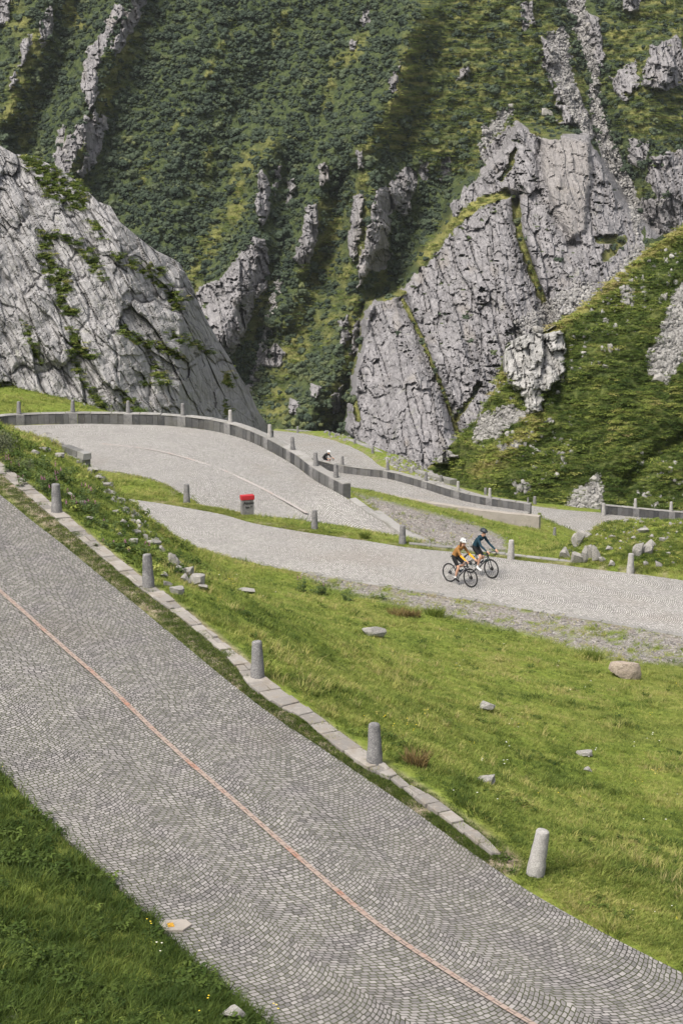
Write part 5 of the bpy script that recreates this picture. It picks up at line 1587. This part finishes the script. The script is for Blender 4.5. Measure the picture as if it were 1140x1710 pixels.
def stemmy(n, h, spread, leaf, seed, flowers):
    g = np.random.default_rng(seed)
    lv, lf, ls, fv, ff, fs, sv, sf, ss = [], [], [], [], [], [], [], [], []
    def quad(V, Fc, S, p, u, w, L, W):
        i = len(V); V += [p, p + u * L * .5 + w * W * .5, p + u * L, p + u * L * .5 - w * W * .5]; Fc.append((i, i + 1, i + 2, i + 3)); S += [g.random()] * 4
    for k in range(n):
        a = g.random() * 6.283; r = spread * math.sqrt(g.random()); b = np.array([r * math.cos(a), r * math.sin(a), -.05])
        hh = h * (.6 + .55 * g.random()); ln = np.array([math.cos(a), math.sin(a), 0]) * hh * .18 + g.normal(size=3) * [.04, .04, 0]
        top = b + ln + np.array([0, 0, hh])
        i = len(sv); q = np.array([.008, 0, 0]); sv += [b - q, b + q, top + q * .4, top - q * .4]; sf.append((i, i + 1, i + 2, i + 3)); ss += [g.random()] * 4
        m = int(16 + hh * 26)
        for j in range(m):
            f = .1 + .85 * g.random()
            p = b + (top - b) * f; an = g.random() * 6.283
            u = np.array([math.cos(an), math.sin(an), .35 - .6 * g.random()]); u /= np.linalg.norm(u); w = np.array([-u[1], u[0], .3 * g.normal()])
            quad(lv, lf, ls, p, u, w, leaf * (1.1 - .5 * f), leaf * .3)
        if flowers and g.random() < .35:
            for j in range(18):
                f = g.random(); p = top + np.array([0, 0, f * hh * .3 - .05]); an = g.random() * 6.283
                u = np.array([math.cos(an), math.sin(an), .1]); w = np.array([-u[1], u[0], .5])
                quad(fv, ff, fs, p, u, w, .035 * (1.2 - f), .03)
    return (lv, lf, ls), (fv, ff, fs), (sv, sf, ss)
def stem_plant(px, py, hpx, n, spread, label, seed, group=None, flowers=True, base=None, name='fireweed_plant', leafmat=None):
    p = ground_hit(px, py) if base is None else base
    ppm = F / (p[1] * cP - p[2] * sP); h = hpx / ppm
    root = empty(name, p); tag(root, label, 'plant', group)
    A, B, S = stemmy(n, h, spread, .13, seed, flowers)
    n0 = len(A[0])
    link('foliage', mesh_from(A[0] + S[0], A[1] + [tuple(i + n0 for i in f) for f in S[1]], 'foliage', False, {'shade': A[2] + S[2]}), leafmat or M_FIRE, root)
    if flowers and B[0]: link('blossom', mesh_from(B[0], B[1], 'blossom', False, {'shade': B[2]}), M_PINK, root)
    return root
GF_ = 'fireweed on the bank'
for k, (x, y, h, n, sp, l) in enumerate([(42, 795, 30, 16, .5, 'leafy fireweed clump by the kerb below the grey willow shrub'), (62, 812, 32, 18, .5, 'tall dark fireweed clump left of the first near bollard'), (82, 825, 26, 12, .4, 'fireweed growing against the kerb just behind the first near bollard'), (66, 778, 22, 7, .4, 'fireweed with pink spikes on the upper bank'), (100, 800, 22, 8, .35, 'pink flowering fireweed above the first near bollard'), (128, 838, 30, 9, .4, 'fireweed among pale stones right of the first near bollard'), (142, 858, 30, 10, .4, 'tall fireweed half way between the first two near bollards'), (172, 884, 20, 7, .3, 'small fireweed on the bank with a pink tip'), (118, 850, 22, 10, .3, 'leafy plant on the kerb edge right of the first near bollard'), (225, 925, 24, 9, .3, 'fresh green weed behind the kerb near the second bollard'), (186, 915, 18, 8, .4, 'low green weed on the kerb between first and second bollard')]):
    stem_plant(x, y, h, n, sp, l, 500 + k, GF_)
GV_ = 'plants on the stony verge'
for k, (x, y, h, l) in enumerate([(501, 988, 26, 'reddish-topped plant on the verge, leftmost of the cluster'), (526, 993, 24, 'dark leafy plant in the middle of the verge cluster'), (541, 994, 27, 'tall plant with reddish top beside the dark leafy one'), (579, 1003, 18, 'small solitary plant right of the verge cluster'), (634, 1000, 12, 'tiny weed on the verge under the road edge')]):
    stem_plant(x, y, h, 6, .14, l, 530 + k, GV_, flowers=k in (0, 2))
def shrub(px, py, wpx, hpx, label, seed, mat, base=None, n=900, leaf=.07, name='shrub', cat='shrub', upright=False):
    p = ground_hit(px, py) if base is None else base
    ppm = F / (p[1] * cP - p[2] * sP); w, h = wpx / ppm, hpx / ppm
    root = empty(name, p); tag(root, label, cat)
    me = clump_mesh(n, leaf * 1.3, seed, .95)
    co = np.empty(len(me.vertices) * 3, np.float32); me.vertices.foreach_get('co', co); co = co.reshape(-1, 3)
    co -= [(co[:, 0].max() + co[:, 0].min()) / 2, (co[:, 1].max() + co[:, 1].min()) / 2, 0]
    k = [w / (np.ptp(co[:, 0])), w / np.ptp(co[:, 1]), h / co[:, 2].max()]
    me.vertices.foreach_set('co', (co * k).astype(np.float32).ravel())
    link('foliage', me, mat, root)
    return root
shrub(6, 772, 58, 58, 'grey-green willow shrub at the left edge above the near kerb', 601, M_WILLOW, n=1500, leaf=.06)
shrub(40, 786, 44, 26, 'low willow shoots spreading right of the grey-green shrub', 605, M_WILLOW, n=700, leaf=.06)
shrub(237, 692, 31, 20, 'round bright green bush behind the hairpin parapet', 602, M_DENSE, base=at_Y(237, 697, 106), n=900, leaf=.075)
shrub(106, 795, 20, 14, 'small dark green bush on the crest of the bank', 603, M_DENSE, n=350)
shrub(45, 682, 34, 14, 'low green scrub at the foot of the rock dome, far left', 604, M_DENSE, base=at_Y(25, 682, 107), n=400)
def tussock(px, py, wpx, hpx, label, seed, mat, group=None):
    p = ground_hit(px, py)
    ppm = F / (p[1] * cP - p[2] * sP)
    me = tuft_mesh(260, wpx / ppm * .42, hpx / ppm * 1.1, .016, .6, seed, 3)
    o = link('grass_tussock', me, mat); o.location = p
    tag(o, label, 'tussock', group)
GG_ = 'tussocks in the meadow'
tussock(726, 1029, 34, 20, 'bright green tussock at the edge of the stony verge', 701, M_TUSS, GG_)
tussock(665, 1029, 40, 16, 'russet brown tussock left of the bright green one', 702, M_RUSS, GG_)
tussock(690, 1030, 26, 14, 'dull tussock between the russet and the bright green ones', 703, M_RUSS, GG_)
tussock(985, 1100, 46, 22, 'dark green tussock left of the large tan boulder', 704, M_TUSS, GG_)
tussock(695, 1280, 44, 34, 'reddish seeding grass beside the last kerb bollard', 705, M_RUSS, GG_)
tussock(608, 899, 16, 14, 'yellow-green grass tuft on the kerb between two middle road bollards', 706, M_TUSS, GG_)
# ------------------------------------------------------------------ cyclists
M_BLK = paint('black_rubber', (.012, .012, .013), .55, .4)
M_FRAME1 = paint('dark_violet_frame', (.035, .035, .05), .3, .6)
M_FRAME2 = paint('dark_teal_frame', (.015, .035, .04), .3, .6)
M_FRAME3 = paint('red_frame', (.22, .03, .02), .3, .6)
M_STEEL = paint('steel', (.35, .35, .36), .3, .5, .9)
M_SKIN = paint('skin', (.52, .30, .21), .6, .4, noise=.05)
M_SKINT = paint('tanned_skin', (.40, .22, .14), .6, .4, noise=.05)
M_SHORT = paint('black_cloth', (.012, .012, .014), .8, .2)
M_TEAL = paint('teal_jersey', (.010, .036, .056), .8, .2)
M_BROWN = paint('ochre_jersey', (.27, .135, .045), .8, .2)
M_ORANGE = paint('yellow_sleeves', (.78, .36, .015), .8, .2, noise=.06)
M_WHITE = paint('white_shell', (.78, .78, .78), .4, .5, noise=.04)
M_NAVY = paint('navy_shell', (.02, .03, .045), .4, .5)
M_HAIR = paint('brown_hair', (.10, .045, .02), .6, .4)
M_LENS = paint('dark_lens', (.01, .01, .012), .15, .7)
M_LIP = paint('lip', (.35, .12, .10), .6)

def tube_bm(bm, path, r, n=8, closed=False):
    path = [Vector(p) for p in path]; rings = []
    m = len(path)
    rr = r if isinstance(r, (list, tuple)) else [r] * m
    for k in range(m):
        a = path[(k - 1) % m] if (closed or k > 0) else path[k]; b = path[(k + 1) % m] if (closed or k < m - 1) else path[k]
        d = (b - a).normalized(); up = Vector((0, 1, 0)) if abs(d.y) < .9 else Vector((1, 0, 0))
        u = d.cross(up).normalized(); w = d.cross(u)
        rings.append([bm.verts.new(path[k] + (u * math.cos(q / n * 2 * math.pi) + w * math.sin(q / n * 2 * math.pi)) * rr[k]) for q in range(n)])
    for k in range(m if closed else m - 1):
        A, B = rings[k], rings[(k + 1) % m]
        for q in range(n): bm.faces.new((A[q], A[(q + 1) % n], B[(q + 1) % n], B[q]))
    if not closed:
        bm.faces.new(rings[0][::-1]); bm.faces.new(rings[-1])

def bm_obj(name, bm, mat, parent=None, smooth_=True):
    bmesh.ops.recalc_face_normals(bm, faces=bm.faces)
    me = bpy.data.meshes.new(name); bm.to_mesh(me); bm.free()
    me.polygons.foreach_set('use_smooth', np.full(len(me.polygons), smooth_))
    return link(name, me, mat, parent)

WR, BBZ = .34, .27
RA, FA = Vector((-.42, 0, WR)), Vector((.58, 0, WR))
BBP = Vector((0, 0, BBZ))
def bicycle(M, frame_mat, label, crank):
    root = empty('bicycle'); root.matrix_world = M
    tag(root, label, 'bicycle', 'road bicycles')
    ST, HT, HB = Vector((-.16, 0, .74)), Vector((.40, 0, .83)), Vector((.435, 0, .70))
    bm = bmesh.new()
    for a, b, r in [(BBP, ST, .018), (ST - Vector((0, 0, .03)), HT - Vector((0, 0, .03)), .017), (BBP, HB, .024), (HT + Vector((-.008, 0, .04)), HB, .021)]:
        tube_bm(bm, [a, b], r)
    for s in (-1, 1):
        o = Vector((0, .06 * s, 0))
        tube_bm(bm, [BBP + o * .5, RA + o], .011, 6); tube_bm(bm, [ST - Vector((0, 0, .06)) + o * .3, RA + o], .009, 6)
        tube_bm(bm, [HB + o * .75, HB + Vector((.02, 0, -.08)) + o * .9, FA + o], .014, 6)
    tube_bm(bm, [ST, Vector((-.20, 0, .93))], .013, 6)
    tube_bm(bm, [HT, HT + Vector((-.01, 0, .06)), HT + Vector((.09, 0, .075))], .014, 6)
    bm_obj('frame', bm, frame_mat, root)
    for c in (RA, FA):
        bm = bmesh.new()
        N = 40
        ring = lambda r, y=0: [c + Vector((math.cos(q / N * 2 * math.pi) * r, y, math.sin(q / N * 2 * math.pi) * r)) for q in range(N)]
        tube_bm(bm, ring(.295), .011, 6, True)
        for q in range(20):
            a = q / 20 * 2 * math.pi; e = c + Vector((math.cos(a) * .295, 0, math.sin(a) * .295))
            h0 = c + Vector((math.cos(a + .9 * (1 if q % 2 else -1)) * .02, .025 * (1 if q % 4 < 2 else -1), math.sin(a + .9 * (1 if q % 2 else -1)) * .02))
            tube_bm(bm, [h0, e], .0016, 3)
        tube_bm(bm, [c + Vector((0, -.055, 0)), c + Vector((0, .055, 0))], .019, 10)
        tube_bm(bm, [c + Vector((0, .036, 0)), c + Vector((0, .040, 0))], .07, 18)
        w = bm_obj('wheel', bm, M_BLK, root)
        bm = bmesh.new(); tube_bm(bm, ring(.322), .018, 8, True)
        bm_obj('tyre', bm, M_BLK, w)
    bm = bmesh.new()
    path = []
    for s in (1, -1):
        H = [Vector((.49, 0, .905)), Vector((.49, .17 * s, .905)), Vector((.51, .20 * s, .905)), Vector((.585, .21 * s, .90)), Vector((.60, .215 * s, .84)), Vector((.575, .22 * s, .785)), Vector((.47, .225 * s, .775))]
        path = H[::-1] if s == 1 else path + H[1:]
    tube_bm(bm, path, .016, 8)
    bm_obj('handlebar', bm, M_BLK, root)
    for s in (1, -1):
        bm = bmesh.new()
        tube_bm(bm, [(.565, .21 * s, .905), (.625, .213 * s, .925), (.655, .215 * s, .955)], [.018, .017, .012], 8)
        tube_bm(bm, [(.635, .215 * s, .925), (.655, .22 * s, .86), (.64, .225 * s, .80)], .007, 6)
        bm_obj('brake_lever', bm, M_BLK, root)
    bm = bmesh.new()
    prof = [(-.34, .075, .025), (-.30, .078, .03), (-.22, .055, .026), (-.13, .026, .022), (-.06, .018, .018), (-.045, .008, .012)]
    rings = []
    for x, w, h in prof:
        rings.append([bm.verts.new((x, w * math.cos(q / 10 * 2 * math.pi), .955 + h * .5 * math.sin(q / 10 * 2 * math.pi) - (.012 if abs(math.cos(q / 10 * 2 * math.pi)) > .9 else 0))) for q in range(10)])
    for a, b in zip(rings[:-1], rings[1:]):
        for q in range(10): bm.faces.new((a[q], a[(q + 1) % 10], b[(q + 1) % 10], b[q]))
    bm.faces.new(rings[0][::-1]); bm.faces.new(rings[-1])
    bm_obj('saddle', bm, M_BLK, root)
    bm = bmesh.new()
    tube_bm(bm, [(0, -.055, BBZ), (0, -.06, BBZ)], .095, 24); tube_bm(bm, [(0, -.085, BBZ), (0, .085, BBZ)], .014, 8)
    for s in (-1, 1):
        ca, sa = math.cos(crank) * .17 * -s, math.sin(crank) * .17 * -s
        tube_bm(bm, [(0, .085 * s, BBZ), (ca, .09 * s, BBZ + sa)], [.014, .011], 6)
        tube_bm(bm, [(ca - .04, .13 * s, BBZ + sa), (ca + .04, .13 * s, BBZ + sa)], .02, 6)
        tube_bm(bm, [(ca, .085 * s, BBZ + sa), (ca, .13 * s, BBZ + sa)], .008, 6)
    bm_obj('crankset', bm, M_STEEL, root)
    bm = bmesh.new()
    pts = [(-.42 + .05 * math.cos(a), -.057, WR + .05 * math.sin(a)) for a in np.linspace(math.pi * .55, math.pi * 1.45, 8)] + [(.095 * math.cos(a), -.057, BBZ + .095 * math.sin(a)) for a in np.linspace(-math.pi * .5, math.pi * .5, 10)]
    tube_bm(bm, pts, .006, 4, True)
    bm_obj('chain', bm, M_STEEL, root)
    bm = bmesh.new()
    d = (HB - BBP).normalized()
    a = BBP + d * .18 + Vector((-.045, 0, .055))
    tube_bm(bm, [a, a + d * .15, a + d * .165, a + d * .19], [.035, .035, .022, .022], 10)
    bm_obj('water_bottle', bm, M_NAVY, root)
    return root

def ik(h, a, l1, l2, bend=1):
    """knee position in the x-z plane; bends forward"""
    d = Vector((a.x - h.x, 0, a.z - h.z)); L = min(d.length, l1 + l2 - .004)
    c = (l1 * l1 + L * L - l2 * l2) / (2 * l1 * L); ang = math.acos(max(-1, min(1, c)))
    u = d.normalized(); n = Vector((-u.z, 0, u.x)) * bend
    k = h + (u * math.cos(ang) + n * math.sin(ang)) * l1
    k.y = (h.y + a.y) / 2
    return k

def rider(M, label, mats, crank, lean, head_up, helmet_mat, vent_mat, hair=None, glasses=False, hands='hoods'):
    """mats: jersey, forearm, shorts, skin, sock, shoe"""
    V, E, Rd, T = [], [], [], []
    def vert(p, r, parent=None, t=0):
        V.append(Vector(p)); Rd.append(r if isinstance(r, tuple) else (r, r))
        if parent is not None: E.append((parent, len(V) - 1)); T.append(t)
        return len(V) - 1
    hip = Vector((-.20, 0, 1.0))
    ux, uz = math.sin(lean), math.cos(lean)
    S = lambda d, up=0: hip + Vector((ux * d - uz * up * 0, 0, uz * d))
    pel = vert(hip, (.125, .15))
    wst = vert(S(.17) + Vector((-.02, 0, .025)), (.105, .13), pel, 0)
    ch = vert(S(.34) + Vector((-.015, 0, .03)), (.115, .155), wst, 0)
    sh = vert(S(.47), (.085, .12), ch, 0)
    nk = vert(S(.54) + Vector((.01, 0, .015)), .052, sh, 3)
    hd = S(.54) + Vector((.07, 0, .09))
    jaw = vert(hd + Vector((.0, 0, -.02)), (.062, .06), nk, 3)
    crn = vert(hd + Vector((.012, 0, .075)), (.085, .076), jaw, 3)
    top = vert(hd + Vector((.0, 0, .13)), (.06, .055), crn, 3)
    chin = vert(hd + Vector((.058, 0, -.035)), .024, jaw, 3)
    nose = vert(hd + Vector((.102, 0, .035)), .012, crn, 3)
    for s in (-1, 1):
        vert(hd + Vector((-.005, .083 * s, .03)), .014, crn, 3)
        shd = vert(S(.455) + Vector((0, .165 * s, -.01)), .062, sh, 0)
        hand = Vector((.60, .213 * s, .955)) if hands == 'hoods' else Vector((.52, .20 * s, .94))
        sp = V[shd]
        # arms: 2-bone in the plane of shoulder and hand, elbow down and out
        d = hand - sp; L = min(d.length, .545); u = d.normalized()
        l1, l2 = .295, .265
        c = (l1 * l1 + L * L - l2 * l2) / (2 * l1 * L); an = math.acos(max(-1, min(1, c)))
        n = Vector((-.5, .45 * s, -.75)); n = (n - u * n.dot(u)).normalized()
        el = sp + (u * math.cos(an) + n * math.sin(an)) * l1
        um = vert(sp.lerp(el, .5), .050, shd, 0)
        ev = vert(el, .041, um, 0)
        fm = vert(el.lerp(hand, .45), .039, ev, 1)
        wr = vert(el.lerp(hand, .86), .027, fm, 1)
        pd = (hand - el).normalized()
        pl = vert(hand + pd * .01 + Vector((0, 0, .015)), (.024, .036), wr, 3)
        pb = V[pl]
        for q in range(4):
            y = (-.027 + .018 * q)
            k1 = vert(pb + pd * .045 + Vector((0, y, .006)), .0095, pl, 3)
            k2 = vert(pb + pd * (.072 - .006 * abs(q - 1.3)) + Vector((0, y, -.018)), .009, k1, 3)
            vert(pb + pd * (.066 - .008 * abs(q - 1.3)) + Vector((0, y, -.045)), .008, k2, 3)
        k1 = vert(pb + pd * .012 + Vector((0, -.038 * s, -.012)), .0105, pl, 3)
        vert(pb + pd * .035 + Vector((0, -.040 * s, -.038)), .009, k1, 3)
        # legs
        hj = vert(hip + Vector((.03, .085 * s, -.045)), (.095, .09), pel, 2)
        ca, sa = math.cos(crank) * .17 * -s, math.sin(crank) * .17 * -s
        ped = Vector((ca, .125 * s, BBZ + sa + .03))
        ank = ped + Vector((-.115, 0, .085))
        kn = ik(V[hj], ank, .435, .43)
        kn.y += .01 * s
        th = vert(V[hj].lerp(kn, .5), .076, hj, 2)
        t2 = vert(V[hj].lerp(kn, .74), .064, th, 2)
        kv = vert(kn, .052, t2, 3)
        cf = vert(kn.lerp(ank, .33) + Vector((-.018, 0, 0)), .052, kv, 3)
        c2 = vert(kn.lerp(ank, .72), .036, cf, 3)
        av = vert(ank, .034, c2, 4)
        hl = vert(ank + Vector((-.025, 0, -.06)), (.034, .03), av, 5)
        bl = vert(ped + Vector((.02, 0, .012)), (.03, .042), av, 5)
        vert(ped + Vector((.095, 0, .012)), (.022, .034), bl, 5)
    me = bpy.data.meshes.new('person')
    me.from_pydata([tuple(v) for v in V], E, [])
    o = bpy.data.objects.new('person', me); COL.objects.link(o)
    sk = o.modifiers.new('skin', 'SKIN'); sk.use_smooth_shade = True; sk.branch_smoothing = .4
    for k, d in enumerate(me.skin_vertices[0].data):
        d.radius = Rd[k]; d.use_root = (k == 0)
    o.modifiers.new('sub', 'SUBSURF').levels = 2
    bpy.context.view_layer.update()
    new = bpy.data.meshes.new_from_object(o.evaluated_get(bpy.context.evaluated_depsgraph_get()))
    o.modifiers.clear(); o.data = new
    new.materials.clear()
    for m in mats: new.materials.append(m)
    A = np.array([V[e[0]] for e in E]); B = np.array([V[e[1]] for e in E]); rr = np.array([(max(Rd[e[0]]) + max(Rd[e[1]])) / 2 for e in E])
    mi = []
    for p in new.polygons:
        c = np.array(p.center); d = B - A
        t = np.clip(((c - A) * d).sum(1) / ((d * d).sum(1) + 1e-9), 0, 1)
        mi.append(T[int(np.argmin(np.linalg.norm(c - A - d * t[:, None], axis=1) - rr))])
    new.polygons.foreach_set('material_index', mi)
    new.polygons.foreach_set('use_smooth', np.ones(len(mi), bool)); new.update()
    o.matrix_world = M
    tag(o, label, 'person', 'cyclists')
    # helmet: ribbed shell, open below
    bm = bmesh.new(); c = hd + Vector((-.012, 0, .085)); NU, NV = 20, 9; rows_ = []
    for j in range(NV):
        th_ = (j + .001) / (NV - 1) * math.pi * .53
        rows_.append([bm.verts.new((c.x + .142 * math.sin(th_) * math.cos(q / NU * 2 * math.pi) + (.01 if math.cos(q / NU * 2 * math.pi) > .7 else 0), c.y + .108 * math.sin(th_) * math.sin(q / NU * 2 * math.pi), c.z + .115 * math.cos(th_) - .02 * math.cos(q / NU * 2 * math.pi) * math.sin(th_))) for q in range(NU)])
    for a, b in zip(rows_[:-1], rows_[1:]):
        for q in range(NU): bm.faces.new((a[q], a[(q + 1) % NU], b[(q + 1) % NU], b[q]))
    bmesh.ops.remove_doubles(bm, verts=bm.verts, dist=.003)
    hm = bm_obj('helmet', bm, helmet_mat, o)
    hm.data.materials.append(vent_mat)
    for p in hm.data.polygons:
        y = (p.center.y) / .108; z = (p.center.z - c.z) / .115
        if abs(math.sin(y * 7.5)) > .72 and z > .12 and z < .93: p.material_index = 1
    so = hm.modifiers.new('thick', 'SOLIDIFY'); so.thickness = .014; so.offset = -1
    if hair:
        bm = bmesh.new()
        for y in np.linspace(-.06, .06, 7):
            tube_bm(bm, [hd + Vector((-.055, y, .07)), hd + Vector((-.085, y * 1.15, 0)), hd + Vector((-.09, y * 1.2 + .01, -.08)), hd + Vector((-.10, y * 1.3, -.16))], [.035, .034, .028, .012], 6)
        bm_obj('hair', bm, hair, o)
    if glasses:
        bm = bmesh.new()
        tube_bm(bm, [hd + Vector((.05, -.078, .045)), hd + Vector((.088, -.045, .042)), hd + Vector((.103, 0, .05)), hd + Vector((.088, .045, .042)), hd + Vector((.05, .078, .045))], [.01, .02, .012, .02, .01], 6)
        bm_obj('sunglasses', bm, M_LENS, o)
    else:
        for s in (-1, 1):
            bm = bmesh.new(); bmesh.ops.create_icosphere(bm, subdivisions=1, radius=.011, matrix=Matrix.Translation(hd + Vector((.088, .03 * s, .05))))
            bm_obj('eye', bm, M_LENS, o)
    bm = bmesh.new(); tube_bm(bm, [hd + Vector((.078, -.022, -.012)), hd + Vector((.088, 0, -.010)), hd + Vector((.078, .022, -.012))], [.004, .008, .004], 6)
    bm_obj('mouth', bm, M_LIP, o)
    return o

def placed(px, py, z, heading, scale=1.0, Y=None):
    p = at_z(px, py, z) if Y is None else at_Y(px, py, Y)
    q, k, d = KD.find((p[0], p[1], 0))
    near = KD.find_n((p[0], p[1], 0), 4)
    wz = sum(kd_pts[i][2] / (dd + .05) for _, i, dd in near) / sum(1 / (dd + .05) for _, i, dd in near)
    p = at_z(px, py, wz) if Y is None else np.array([p[0], p[1], wz])
    # pitch with the slope along the heading
    return Matrix.Translation(Vector((p[0], p[1], wz + .004))) @ Matrix.Rotation(heading, 4, 'Z') @ Matrix.Scale(scale, 4) @ Matrix.Translation(Vector((-.08, 0, 0)))
Mw = placed(767.3, 976.5, -18.15, R(-47), 1.0)
bicycle(Mw, M_FRAME1, 'dark road bicycle ridden by the person in ochre and yellow', R(-62))
rider(Mw, 'cyclist in ochre jersey with yellow sleeves, white helmet and loose brown hair', [M_BROWN, M_ORANGE, M_SHORT, M_SKIN, M_WHITE, M_SHORT], R(-62), R(42), 0, M_WHITE, M_NAVY, hair=M_HAIR)
Mm = placed(801.5, 961.5, -18.15, R(-47), 1.03)
bicycle(Mm, M_FRAME2, 'black and teal road bicycle ridden by the person in dark teal', R(-25))
rider(Mm, 'cyclist in dark teal jersey, black shorts, dark helmet and white shoes', [M_TEAL, M_TEAL, M_SHORT, M_SKIN, M_WHITE, M_WHITE], R(-25), R(40), 0, M_NAVY, M_BLK, glasses=True)
Mf = placed(545, 790, 0, R(-38), 1.0, Y=149.5)
bicycle(Mf, M_FRAME3, 'bicycle mostly hidden behind the far parapet under the crouched rider', R(-40))
rider(Mf, 'distant crouched cyclist in black with a white helmet behind the parapet', [M_SHORT, M_SKINT, M_SHORT, M_SKINT, M_WHITE, M_SHORT], R(-40), R(58), 0, M_WHITE, M_WHITE)
# ------------------------------------------------------------------ air
bm = bmesh.new(); bmesh.ops.create_cube(bm, size=1)
lo, hi = Vector((-330, -25, -118)), Vector((330, 640, 42))
for v in bm.verts:
    v.co = Vector([lo[k] if v.co[k] < 0 else hi[k] for k in range(3)])
me = bpy.data.meshes.new('haze'); bm.to_mesh(me); bm.free()
hz = bpy.data.materials.new('haze'); hz.use_nodes = True
hn_ = hz.node_tree.nodes; hn_.clear()
ho = hn_.new('ShaderNodeOutputMaterial'); hv = hn_.new('ShaderNodeVolumePrincipled')
hv.inputs['Color'].default_value = (.86, .90, .94, 1)
hv.inputs['Density'].default_value = .00006
hv.inputs['Anisotropy'].default_value = .2
hz.node_tree.links.new(hv.outputs[0], ho.inputs['Volume'])
tag(link('haze', me, hz), kind='stuff')
